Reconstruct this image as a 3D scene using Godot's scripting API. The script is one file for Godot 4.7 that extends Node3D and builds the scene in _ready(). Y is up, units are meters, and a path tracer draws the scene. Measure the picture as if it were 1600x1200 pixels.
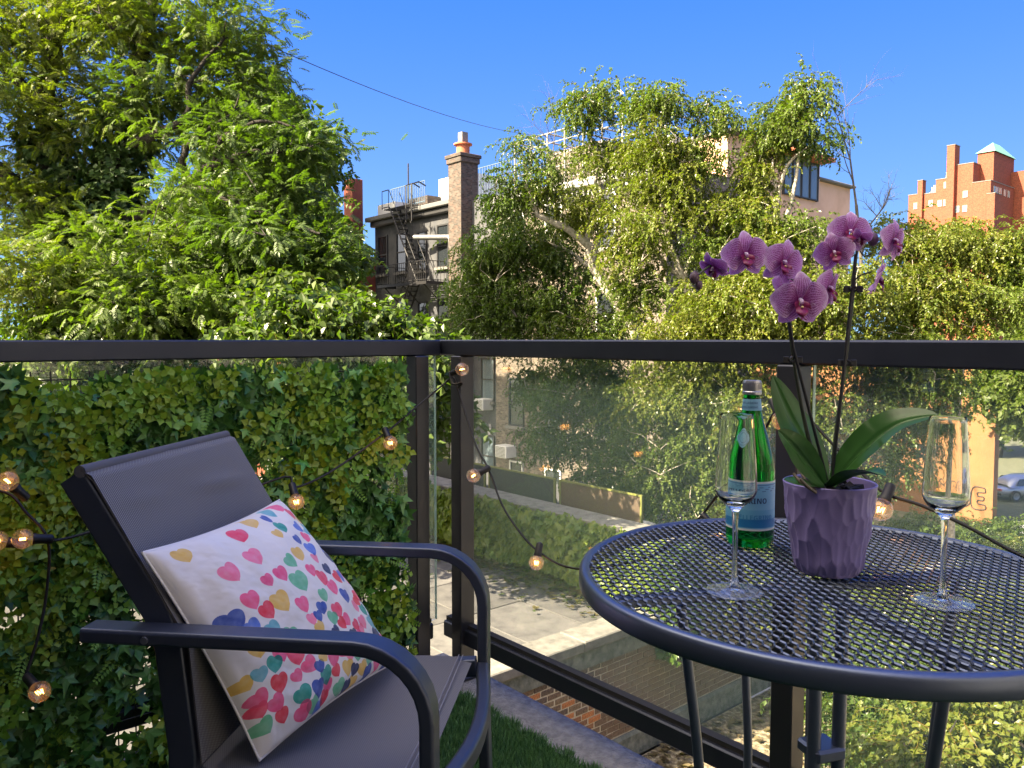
extends Node3D

# Balcony frame: u runs along the right-hand railing, v along the left-hand one, from the corner C.
var U := Vector3(0.648, 0, 0.762).normalized()
var V := Vector3(-0.762, 0, 0.648).normalized()
var C := Vector3(-0.22, 0, -2.57)
const YAW := deg_to_rad(-49.62)
const EYE := Vector3(0, 1.073, 0)
const PITCH := deg_to_rad(-3.25)
var M := {}
var taken := {}

func _ready():
	var cam := Camera3D.new()
	cam.name = "camera"
	add_child(cam)
	cam.position = EYE
	cam.rotation.x = PITCH
	cam.fov = 51.94
	cam.near = 0.05
	cam.far = 3000.0
	cam.current = true
	var env := Environment.new()
	env.background_mode = Environment.BG_SKY
	var sky := ProceduralSkyMaterial.new()
	sky.sky_top_color = Color(0.055, 0.265, 0.60)
	sky.sky_horizon_color = Color(0.39, 0.52, 0.63)
	sky.sky_curve = 0.155
	sky.sky_energy_multiplier = 0.78
	sky.ground_bottom_color = Color(0.2, 0.2, 0.18)
	sky.ground_horizon_color = Color(0.4, 0.45, 0.45)
	sky.sun_angle_max = 85.0
	sky.sun_curve = 0.6
	env.sky = Sky.new()
	env.sky.sky_material = sky
	env.tonemap_mode = Environment.TONE_MAPPER_LINEAR
	env.tonemap_exposure = 6.4
	env.sdfgi_enabled = true
	env.ssao_enabled = true
	env.ssil_enabled = true
	var we := WorldEnvironment.new()
	we.name = "world_environment"
	we.environment = env
	add_child(we)
	var sun := DirectionalLight3D.new()
	sun.name = "sun"
	sun.light_color = Color(1.0, 0.93, 0.80)
	sun.light_energy = 1.55
	sun.light_angular_distance = 0.5
	sun.shadow_enabled = true
	add_child(sun)
	var az := deg_to_rad(116.0)
	var el := deg_to_rad(40.0)
	var to_sun := Vector3(-sin(az) * cos(el), sin(el), -cos(az) * cos(el))
	sun.look_at_from_position(Vector3.ZERO, -to_sun, Vector3.UP)
	materials()
	build_setting()
	build_buildings()
	build_trees()
	build_balcony()
	build_ivy_panel()
	build_chair()
	build_table()
	build_bottle()
	build_flutes()
	build_orchid()
	build_string_lights()
	build_small()

# ---------------------------------------------------------------- helpers
class Geo:
	var v := PackedVector3Array()
	var n := PackedVector3Array()
	var t := PackedVector2Array()
	var c := PackedColorArray()
	var i := PackedInt32Array()
	var col := Color(1, 1, 1)
	func vert(p: Vector3, nn: Vector3, uv := Vector2.ZERO) -> int:
		v.append(p); n.append(nn); t.append(uv); c.append(col)
		return v.size() - 1
	func face(a: int, b: int, d: int):          # counter-clockwise seen from outside
		i.append(a); i.append(d); i.append(b)
	func poly(pts: Array, hint: Vector3):
		var nn: Vector3 = (pts[1] - pts[0]).cross(pts[2] - pts[0]).normalized()
		var flip := nn.dot(hint) < 0.0
		if flip: nn = -nn
		var ids := []
		for p in pts: ids.append(vert(p, nn, Vector2(p.x + p.z, p.y)))
		for k in range(1, pts.size() - 1):
			if flip: face(ids[0], ids[k + 1], ids[k])
			else: face(ids[0], ids[k], ids[k + 1])
	func box(ctr: Vector3, size: Vector3, b := Basis.IDENTITY, bev := 0.0):
		var h := size / 2.0
		bev = minf(bev, minf(h.x, minf(h.y, h.z)) * 0.9)
		if bev <= 0.0:
			for ax in 3:
				for s in [-1.0, 1.0]:
					var a := (ax + 1) % 3
					var d := (ax + 2) % 3
					var pts := []
					for q in [[-1, -1], [1, -1], [1, 1], [-1, 1]]:
						var p := Vector3.ZERO
						p[ax] = s * h[ax]; p[a] = q[0] * h[a]; p[d] = q[1] * h[d]
						pts.append(ctr + b * p)
					var nn := Vector3.ZERO
					nn[ax] = s
					poly(pts, b * nn)
			return
		var P := func(ax: int, s: Vector3) -> Vector3:
			var q := Vector3(s.x * (h.x - bev), s.y * (h.y - bev), s.z * (h.z - bev))
			q[ax] = s[ax] * h[ax]
			return ctr + b * q
		for ax in 3:
			var a := (ax + 1) % 3
			var d := (ax + 2) % 3
			for s in [-1.0, 1.0]:
				var pts := []
				for q in [[-1, -1], [1, -1], [1, 1], [-1, 1]]:
					var sg := Vector3.ZERO
					sg[ax] = s; sg[a] = q[0]; sg[d] = q[1]
					pts.append(P.call(ax, sg))
				var nn := Vector3.ZERO
				nn[ax] = s
				poly(pts, b * nn)
			for s1 in [-1.0, 1.0]:
				for s2 in [-1.0, 1.0]:      # edge along axis ax between faces a and d
					var sl := Vector3.ZERO
					sl[a] = s1; sl[d] = s2
					var lo := sl
					lo[ax] = -1
					var hi := sl
					hi[ax] = 1
					poly([P.call(a, lo), P.call(a, hi), P.call(d, hi), P.call(d, lo)], b * sl)
		for x in [-1.0, 1.0]:
			for y in [-1.0, 1.0]:
				for z in [-1.0, 1.0]:
					var s := Vector3(x, y, z)
					poly([P.call(0, s), P.call(1, s), P.call(2, s)], b * s)
	func tube(pts: Array, rad, sides := 8, caps := true, squash := 1.0):
		var m := pts.size()
		var up := Vector3.UP
		var t0: Vector3 = (pts[1] - pts[0]).normalized()
		if absf(t0.dot(up)) > 0.9: up = Vector3.RIGHT
		var side := t0.cross(up).normalized()
		var first := v.size()
		var run := 0.0
		for k in m:
			var tg: Vector3 = (pts[mini(k + 1, m - 1)] - pts[maxi(k - 1, 0)]).normalized()
			side = (side - tg * side.dot(tg)).normalized()
			var nor := tg.cross(side).normalized()
			var r: float = rad[k] if rad is Array or rad is PackedFloat32Array else rad
			if k > 0: run += (pts[k] - pts[k - 1]).length()
			for s in sides + 1:
				var a := TAU * s / sides
				var d := side * cos(a) + nor * sin(a) * squash
				vert(pts[k] + d * r, d.normalized(), Vector2(float(s) / sides, run))
		for k in m - 1:
			for s in sides:
				var a := first + k * (sides + 1) + s
				var b := a + sides + 1
				face(a, a + 1, b)
				face(a + 1, b + 1, b)
		if caps:
			for e in [0, m - 1]:
				var tg: Vector3
				if e: tg = (pts[m - 1] - pts[m - 2]).normalized()
				else: tg = (pts[0] - pts[1]).normalized()
				var mid := vert(pts[e], tg)
				var ring := []
				for s in sides: ring.append(vert(v[first + e * (sides + 1) + s], tg))
				for s in sides:
					var q: int = ring[s]
					var w: int = ring[(s + 1) % sides]
					if (v[q] - v[mid]).cross(v[w] - v[mid]).dot(tg) > 0: face(mid, q, w)
					else: face(mid, w, q)
	func sweep(w: float, h: float, r: float, pts: Array, side: Vector3):   # rounded rectangle w (along side) x h swept in a plane
		var prof := []
		for q in 4:
			var cx: float = (w / 2 - r) * [1, -1, -1, 1][q]
			var cy: float = (h / 2 - r) * [1, 1, -1, -1][q]
			for k in 4:
				var a := PI / 2 * q + PI / 2 * k / 3.0
				prof.append([Vector2(cx + r * cos(a), cy + r * sin(a)), Vector2(cos(a), sin(a))])
		var m := pts.size()
		var first := v.size()
		var np := prof.size()
		for k in m:
			var tg: Vector3
			var stretch := 1.0
			if k == 0: tg = (pts[1] - pts[0]).normalized()
			elif k == m - 1: tg = (pts[m - 1] - pts[m - 2]).normalized()
			else:
				var ta: Vector3 = (pts[k] - pts[k - 1]).normalized()
				var tb: Vector3 = (pts[k + 1] - pts[k]).normalized()
				tg = (ta + tb).normalized()
				stretch = 1.0 / maxf(0.3, tg.dot(ta))
			var nor := side.cross(tg).normalized()
			for e in prof:
				vert(pts[k] + side * e[0].x + nor * e[0].y * stretch, side * e[1].x + nor * e[1].y)
		for k in m - 1:
			for s in np:
				var a := first + k * np + s
				var a2 := first + k * np + (s + 1) % np
				face(a, a + np, a2)
				face(a2, a + np, a2 + np)
		for e in [0, m - 1]:
			var tg: Vector3 = (pts[m - 1] - pts[m - 2]).normalized() if e else (pts[0] - pts[1]).normalized()
			var pl := []
			for s in np: pl.append(v[first + e * np + s])
			poly(pl, tg)
	func lathe(prof: Array, segs := 32, ctr := Vector3.ZERO, smooth_angle := 0.6):
		# prof: Vector2(r, y) from bottom up on the outside
		var run := 0.0
		for k in prof.size() - 1:
			var a: Vector2 = prof[k]
			var b: Vector2 = prof[k + 1]
			var d := (b - a)
			var nn := Vector2(d.y, -d.x).normalized()
			var na := nn
			var nb := nn
			if k > 0:
				var e: Vector2 = prof[k] - prof[k - 1]
				var ne := Vector2(e.y, -e.x).normalized()
				if ne.angle_to(nn) < smooth_angle and ne.angle_to(nn) > -smooth_angle: na = (ne + nn).normalized()
			if k < prof.size() - 2:
				var e: Vector2 = prof[k + 2] - prof[k + 1]
				var ne := Vector2(e.y, -e.x).normalized()
				if absf(ne.angle_to(nn)) < smooth_angle: nb = (ne + nn).normalized()
			var first := v.size()
			for s in segs + 1:
				var an := TAU * s / segs
				var dr := Vector3(sin(an), 0, cos(an))
				vert(ctr + dr * a.x + Vector3(0, a.y, 0), dr * na.x + Vector3(0, na.y, 0), Vector2(float(s) / segs, run))
				vert(ctr + dr * b.x + Vector3(0, b.y, 0), dr * nb.x + Vector3(0, nb.y, 0), Vector2(float(s) / segs, run + d.length()))
			run += d.length()
			for s in segs:
				var p := first + s * 2
				if a.x > 1e-6: face(p, p + 2, p + 1)
				if b.x > 1e-6: face(p + 2, p + 3, p + 1)
	func grid(nu: int, nv: int, f: Callable, flip := false):   # f(s, t) -> Vector3, s and t in 0..1
		var first := v.size()
		var e := 0.004
		for a in nu + 1:
			for b in nv + 1:
				var s := float(a) / nu
				var q := float(b) / nv
				var p: Vector3 = f.call(s, q)
				var ds: Vector3 = f.call(minf(s + e, 1.0), q) - f.call(maxf(s - e, 0.0), q)
				var dt: Vector3 = f.call(s, minf(q + e, 1.0)) - f.call(s, maxf(q - e, 0.0))
				var nn := ds.cross(dt)
				nn = nn.normalized() if nn.length() > 1e-12 else Vector3.UP
				vert(p, -nn if flip else nn, Vector2(s, q))
		for a in nu:
			for b in nv:
				var k := first + a * (nv + 1) + b
				var m := k + nv + 1
				if flip:
					face(k, m + 1, m); face(k, k + 1, m + 1)
				else:
					face(k, m, m + 1); face(k, m + 1, k + 1)
	func leaf(p: Vector3, d: Vector3, up: Vector3, length: float, width: float, fold := 0.25):   # a small folded leaf
		d = d.normalized()
		var s := d.cross(up).normalized()
		var nn := s.cross(d).normalized()
		var mid := p + d * length * 0.42
		var l := mid - s * width / 2 + nn * width * fold
		var r := mid + s * width / 2 + nn * width * fold
		var tip := p + d * length - nn * length * 0.12
		var nl := (s * fold + nn).normalized()
		var nr := (nn - s * fold).normalized()
		var a := vert(p, nl); var b := vert(tip, nl); var q := vert(l, nl)
		face(a, b, q)
		a = vert(p, nr); b = vert(r, nr); q = vert(tip, nr)
		face(a, b, q)
	func add(g: Geo, x: Transform3D, tint := Color(1, 1, 1)):
		var first := v.size()
		var nb := x.basis.inverse().transposed()
		for k in g.v.size():
			v.append(x * g.v[k]); n.append((nb * g.n[k]).normalized()); t.append(g.t[k]); c.append(g.c[k] * tint)
		for k in g.i: i.append(first + k)
	func mesh() -> ArrayMesh:
		var a := []
		a.resize(Mesh.ARRAY_MAX)
		a[Mesh.ARRAY_VERTEX] = v; a[Mesh.ARRAY_NORMAL] = n; a[Mesh.ARRAY_TEX_UV] = t; a[Mesh.ARRAY_COLOR] = c; a[Mesh.ARRAY_INDEX] = i
		var m := ArrayMesh.new()
		m.add_surface_from_arrays(Mesh.PRIMITIVE_TRIANGLES, a)
		return m

func numbered(called: String) -> String:
	if not taken.has(called):
		taken[called] = 0
		return called
	taken[called] += 1
	return "%s_%03d" % [called, taken[called]]

func tag(o: Node, label: String, category := "", group := "", kind := ""):
	if label: o.set_meta("label", label)
	if category: o.set_meta("category", category)
	if group: o.set_meta("group", group)
	if kind: o.set_meta("kind", kind)
	return o

func thing(called: String, label: String, category: String, at_ := Vector3.ZERO, turn := 0.0, group := "") -> Node3D:
	var o := Node3D.new()
	o.name = numbered(called)
	add_child(o)
	o.position = at_
	o.rotation.y = turn
	tag(o, label, category, group)
	return o

func node(called: String, parent: Node, x := Transform3D.IDENTITY) -> Node3D:
	var o := Node3D.new()
	o.name = called
	parent.add_child(o, true)
	o.transform = x
	return o

func part(called: String, shape, m: Material, parent: Node, x := Transform3D.IDENTITY) -> MeshInstance3D:
	var o := MeshInstance3D.new()
	o.name = called if parent != self else numbered(called)
	o.mesh = shape.mesh() if shape is Geo else shape
	o.material_override = m
	parent.add_child(o, true)
	o.transform = x
	return o

func struct(called: String, shape, m: Material, label := "", x := Transform3D.IDENTITY) -> MeshInstance3D:
	var o := part(called, shape, m, self, x)
	return tag(o, label, "", "", "structure")

func many(called: String, shape, m: Material, xs: Array, cols: Array, parent: Node) -> MultiMeshInstance3D:
	var mm := MultiMesh.new()
	mm.transform_format = MultiMesh.TRANSFORM_3D
	mm.use_colors = true
	mm.mesh = shape.mesh() if shape is Geo else shape
	mm.instance_count = xs.size()
	for k in xs.size():
		mm.set_instance_transform(k, xs[k])
		mm.set_instance_color(k, cols[k])
	var o := MultiMeshInstance3D.new()
	o.name = called if parent != self else numbered(called)
	o.multimesh = mm
	o.material_override = m
	parent.add_child(o, true)
	o.set_meta("kind", "stuff")
	return o

func W(u: float, v: float, y := 0.0) -> Vector3:
	return C + U * u + V * v + Vector3(0, y, 0)

func at(px: float, py: float, d: float) -> Vector3:     # a place in the photograph, at a depth in metres
	return EYE + Basis(Vector3.RIGHT, PITCH) * Vector3((px - 800.0) / 1232.0, -(py - 600.0) / 1232.0, -1.0) * d

func rng(s: int) -> RandomNumberGenerator:
	var r := RandomNumberGenerator.new()
	r.seed = s
	return r

func rv(r: RandomNumberGenerator) -> Vector3:
	var p := Vector3(r.randfn(), r.randfn(), r.randfn())
	return p.normalized() if p.length() > 1e-6 else Vector3.UP

func curve(pts: Array, steps := 6) -> Array:            # Catmull-Rom through the points
	var out := []
	for k in pts.size() - 1:
		var a: Vector3 = pts[maxi(k - 1, 0)]
		var b: Vector3 = pts[k]
		var c2: Vector3 = pts[k + 1]
		var d: Vector3 = pts[mini(k + 2, pts.size() - 1)]
		for s in steps:
			out.append(b.cubic_interpolate(c2, a, d, float(s) / steps))
	out.append(pts[-1])
	return out

func taper(count: int, r0: float, r1: float) -> Array:
	var out := []
	for k in count: out.append(lerpf(r0, r1, float(k) / (count - 1)))
	return out

func lin(r: float, g: float, b: float) -> Color:
	return Color(r, g, b).linear_to_srgb()

func ramp(stops: Array) -> Gradient:
	var g := Gradient.new()
	var off := PackedFloat32Array()
	var cs := PackedColorArray()
	for s in stops:
		off.append(s[0]); cs.append(s[1])
	g.offsets = off
	g.colors = cs
	return g

func noise_tex(s: int, freq: float, stops: Array, size := 512, oct := 4, kind := FastNoiseLite.TYPE_SIMPLEX_SMOOTH) -> NoiseTexture2D:
	var f := FastNoiseLite.new()
	f.seed = s
	f.noise_type = kind
	f.frequency = freq
	f.fractal_octaves = oct
	f.fractal_gain = 0.6
	var t := NoiseTexture2D.new()
	t.width = size
	t.height = size
	t.seamless = true
	t.noise = f
	if stops: t.color_ramp = ramp(stops)
	return t

func mat(col: Color, rough := 0.6, metal := 0.0) -> StandardMaterial3D:
	var m := StandardMaterial3D.new()
	m.albedo_color = col
	m.roughness = rough
	m.metallic = metal
	return m

func tri_mat(tex: Texture2D, rough: float, scale: float, bump: Texture2D = null, cm := 0.0, world := false) -> StandardMaterial3D:
	var m := mat(Color.WHITE, rough)
	m.albedo_texture = tex
	m.uv1_triplanar = true
	m.uv1_world_triplanar = world
	m.uv1_scale = Vector3.ONE * scale
	if bump:
		m.heightmap_enabled = true
		m.heightmap_texture = bump
		m.heightmap_scale = cm
	return m

func leaf_mat(rough := 0.45, back := Color(0.9, 1.0, 0.35)) -> StandardMaterial3D:
	var m := mat(Color.WHITE, rough)
	m.vertex_color_use_as_albedo = true
	m.cull_mode = BaseMaterial3D.CULL_DISABLED
	m.backlight_enabled = true
	m.backlight = back
	return m

# ---------------------------------------------------------------- materials
func materials():
	var fine := noise_tex(3, 0.06, [], 256, 5)
	var rough := noise_tex(4, 0.02, [], 512, 6)
	M.rail = mat(lin(0.045, 0.052, 0.074), 0.42, 0.65)
	M.post = mat(lin(0.062, 0.066, 0.078), 0.40, 0.7)
	worn(M.rail, 71)
	worn(M.post, 72)
	M.black = mat(lin(0.012, 0.012, 0.014), 0.5)
	M.gasket = mat(lin(0.02, 0.02, 0.02), 0.8)
	M.glass = mat(Color(0.80, 0.95, 0.92, 0.09), 0.02)
	M.glass.transparency = BaseMaterial3D.TRANSPARENCY_ALPHA
	M.glass_edge = mat(lin(0.42, 0.62, 0.52), 0.15)
	M.slab = tri_mat(noise_tex(5, 0.03, [[0.0, lin(0.13, 0.13, 0.14)], [0.5, lin(0.20, 0.20, 0.21)], [1.0, lin(0.28, 0.28, 0.28)]], 512, 6), 0.9, 1.6, noise_tex(6, 0.09, [], 512, 4), 0.55)
	M.turf_base = tri_mat(noise_tex(7, 0.05, [[0.0, lin(0.012, 0.035, 0.015)], [1.0, lin(0.03, 0.08, 0.03)]], 256), 0.95, 4.0)
	M.blade = leaf_mat(0.6, Color(0.3, 0.4, 0.2))
	M.paver = []
	for k in 4:
		var b: float = [0.072, 0.082, 0.096, 0.077][k]
		M.paver.append(tri_mat(noise_tex(20 + k, 0.015, [[0.0, lin(b * 0.62, b * 0.60, b * 0.58)], [0.45, lin(b, b * 0.97, b * 0.92)], [0.8, lin(b * 1.2, b * 1.16, b * 1.08)], [1.0, lin(b * 1.5, b * 1.42, b * 1.3)]], 512, 7), 0.9, 0.45, fine, 0.3))
	M.joint = tri_mat(noise_tex(25, 0.05, [[0.0, lin(0.16, 0.15, 0.13)], [1.0, lin(0.34, 0.32, 0.28)]], 256), 0.95, 1.0)
	M.coping = tri_mat(noise_tex(26, 0.02, [[0.0, lin(0.10, 0.097, 0.086)], [0.5, lin(0.165, 0.158, 0.137)], [1.0, lin(0.22, 0.21, 0.185)]], 512, 7), 0.9, 0.5, fine, 0.4)
	M.mossy = tri_mat(noise_tex(27, 0.02, [[0.0, lin(0.05, 0.06, 0.05)], [0.5, lin(0.13, 0.14, 0.12)], [1.0, lin(0.24, 0.24, 0.20)]], 512, 7), 0.95, 0.6, rough, 1.0)
	M.mortar = tri_mat(noise_tex(28, 0.05, [[0.0, lin(0.34, 0.30, 0.22)], [1.0, lin(0.56, 0.50, 0.40)]], 256, 5), 0.95, 1.5, fine, 0.6)
	M.brick = []
	var bc := [[0.20, 0.105, 0.06], [0.25, 0.12, 0.062], [0.155, 0.105, 0.07], [0.19, 0.135, 0.085], [0.115, 0.085, 0.065], [0.42, 0.17, 0.065]]
	for k in 6:
		var q: Array = bc[k]
		M.brick.append(tri_mat(noise_tex(30 + k, 0.03, [[0.0, lin(q[0] * 0.45, q[1] * 0.5, q[2] * 0.6)], [0.5, lin(q[0], q[1], q[2])], [1.0, lin(q[0] * 1.5, q[1] * 1.5, q[2] * 1.5)]], 256, 6), 0.9, 4.0, fine, 0.5))
	M.dirt = tri_mat(noise_tex(38, 0.04, [[0.0, lin(0.05, 0.042, 0.03)], [0.45, lin(0.16, 0.13, 0.085)], [0.7, lin(0.30, 0.26, 0.17)], [1.0, lin(0.42, 0.38, 0.27)]], 512, 7), 1.0, 0.5, rough, 3.0)
	M.ground = tri_mat(noise_tex(39, 0.03, [[0.0, lin(0.05, 0.06, 0.03)], [1.0, lin(0.13, 0.13, 0.08)]], 512, 6), 1.0, 0.12)
	M.asphalt = tri_mat(noise_tex(40, 0.05, [[0.0, lin(0.04, 0.04, 0.042)], [1.0, lin(0.075, 0.074, 0.072)]], 256, 6), 0.85, 0.3, fine, 0.4)
	M.kerb = tri_mat(noise_tex(41, 0.05, [[0.0, lin(0.22, 0.22, 0.21)], [1.0, lin(0.36, 0.35, 0.33)]], 256, 5), 0.9, 0.3)
	M.white_line = mat(lin(0.6, 0.6, 0.58), 0.8)
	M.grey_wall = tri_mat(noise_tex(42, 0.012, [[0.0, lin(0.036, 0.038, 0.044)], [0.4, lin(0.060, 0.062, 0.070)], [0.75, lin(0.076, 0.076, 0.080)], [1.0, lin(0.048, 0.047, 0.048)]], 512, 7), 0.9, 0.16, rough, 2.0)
	M.tan_brick = brick_sheet(lin(0.14, 0.113, 0.09), lin(0.10, 0.08, 0.06), lin(0.17, 0.155, 0.135), 43)
	M.dark_brick = brick_sheet(lin(0.035, 0.036, 0.042), lin(0.025, 0.026, 0.03), lin(0.05, 0.05, 0.055), 53)
	M.pale_brick = brick_sheet(lin(0.50, 0.475, 0.44), lin(0.43, 0.405, 0.37), lin(0.44, 0.43, 0.41), 54)
	M.chimney_brick = brick_sheet(lin(0.075, 0.045, 0.034), lin(0.066, 0.058, 0.050), lin(0.10, 0.094, 0.085), 44)
	M.red_brick = brick_sheet(lin(0.23, 0.055, 0.026), lin(0.18, 0.042, 0.021), lin(0.20, 0.085, 0.055), 45)
	M.red_wall = tri_mat(noise_tex(46, 0.012, [[0.0, lin(0.16, 0.042, 0.024)], [0.5, lin(0.22, 0.06, 0.032)], [1.0, lin(0.26, 0.08, 0.045)]], 512, 6), 0.9, 0.2)
	M.stucco = tri_mat(noise_tex(47, 0.008, [[0.0, lin(0.20, 0.088, 0.034)], [0.5, lin(0.25, 0.115, 0.045)], [1.0, lin(0.275, 0.13, 0.054)]], 512, 6), 0.9, 0.12, fine, 0.5)
	M.tan_stucco = tri_mat(noise_tex(48, 0.008, [[0.0, lin(0.54, 0.33, 0.21)], [0.5, lin(0.64, 0.40, 0.26)], [1.0, lin(0.68, 0.44, 0.30)]], 512, 6), 0.9, 0.12)
	M.trim_dark = mat(lin(0.02, 0.02, 0.022), 0.6)
	M.iron = mat(lin(0.018, 0.017, 0.018), 0.55, 0.2)
	M.trim_pale = mat(lin(0.26, 0.26, 0.26), 0.6)
	M.white_paint = mat(lin(0.55, 0.55, 0.53), 0.6)
	M.stone = tri_mat(noise_tex(49, 0.03, [[0.0, lin(0.11, 0.105, 0.10)], [1.0, lin(0.19, 0.18, 0.165)]], 256, 5), 0.9, 0.3)
	M.roof = mat(lin(0.12, 0.12, 0.12), 0.9)
	M.pane = mat(lin(0.02, 0.024, 0.028), 0.06)
	M.pane.metallic_specular = 0.8
	M.bright_pane = mat(lin(0.10, 0.13, 0.15), 0.05)
	M.bright_pane.metallic_specular = 1.0
	M.copper = mat(lin(0.16, 0.36, 0.27), 0.6)
	M.terracotta = mat(lin(0.42, 0.13, 0.06), 0.8)
	M.metal = mat(lin(0.30, 0.30, 0.31), 0.4, 0.8)
	M.bark_pale = tri_mat(noise_tex(50, 0.04, [[0.0, lin(0.06, 0.05, 0.04)], [0.3, lin(0.30, 0.27, 0.22)], [1.0, lin(0.62, 0.58, 0.50)]], 256, 5), 0.85, 1.2, fine, 1.0)
	M.bark_grey = tri_mat(noise_tex(52, 0.05, [[0.0, lin(0.05, 0.045, 0.04)], [1.0, lin(0.15, 0.135, 0.115)]], 128, 4), 0.95, 1.0)
	M.bark_dark = tri_mat(noise_tex(51, 0.05, [[0.0, lin(0.010, 0.008, 0.006)], [1.0, lin(0.042, 0.034, 0.027)]], 256, 5), 0.95, 1.0, rough, 3.0)
	M.leaf = leaf_mat()
	M.leaf_glossy = leaf_mat(0.33)
	M.ivy = leaf_mat(0.42, Color(0.35, 0.45, 0.12))

func worn(m: StandardMaterial3D, s: int):       # uneven gloss of handled, powder-coated metal
	m.roughness_texture = noise_tex(s, 0.02, [[0.0, Color(0.72, 0.72, 0.72)], [0.5, Color(0.95, 0.95, 0.95)], [1.0, Color(1.3, 1.3, 1.3).clamp()]], 256, 6)
	m.uv1_triplanar = true
	m.uv1_scale = Vector3.ONE * 2.5
	return m

func brick_sheet(a: Color, b: Color, mortar: Color, s: int) -> StandardMaterial3D:     # far brickwork whose bricks are too small to pick apart
	var im := Image.create(512, 512, false, Image.FORMAT_RGB8)
	im.fill(mortar)
	var r := rng(s)
	for row in 32:
		for k in 17:
			var x := k * 32 - (16 if row % 2 else 0)
			var q := a.lerp(b, r.randf())
			var w := r.randf_range(0.75, 1.2)
			im.fill_rect(Rect2i(maxi(x + 1, 0), row * 16 + 1, 31 if x >= 0 else 15, 14), Color(q.r * w, q.g * w, q.b * w))
	var m := mat(Color.WHITE, 0.9)
	m.albedo_texture = ImageTexture.create_from_image(im)
	m.uv1_triplanar = true
	m.uv1_scale = Vector3.ONE * (1.0 / 2.4)
	return m

# ---------------------------------------------------------------- ground, terrace, garden wall, street
const U0 := -3.99          # the retaining wall's face
const TERRACE := -2.33
const YARD := -3.96
const STREET := -8.2

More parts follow.
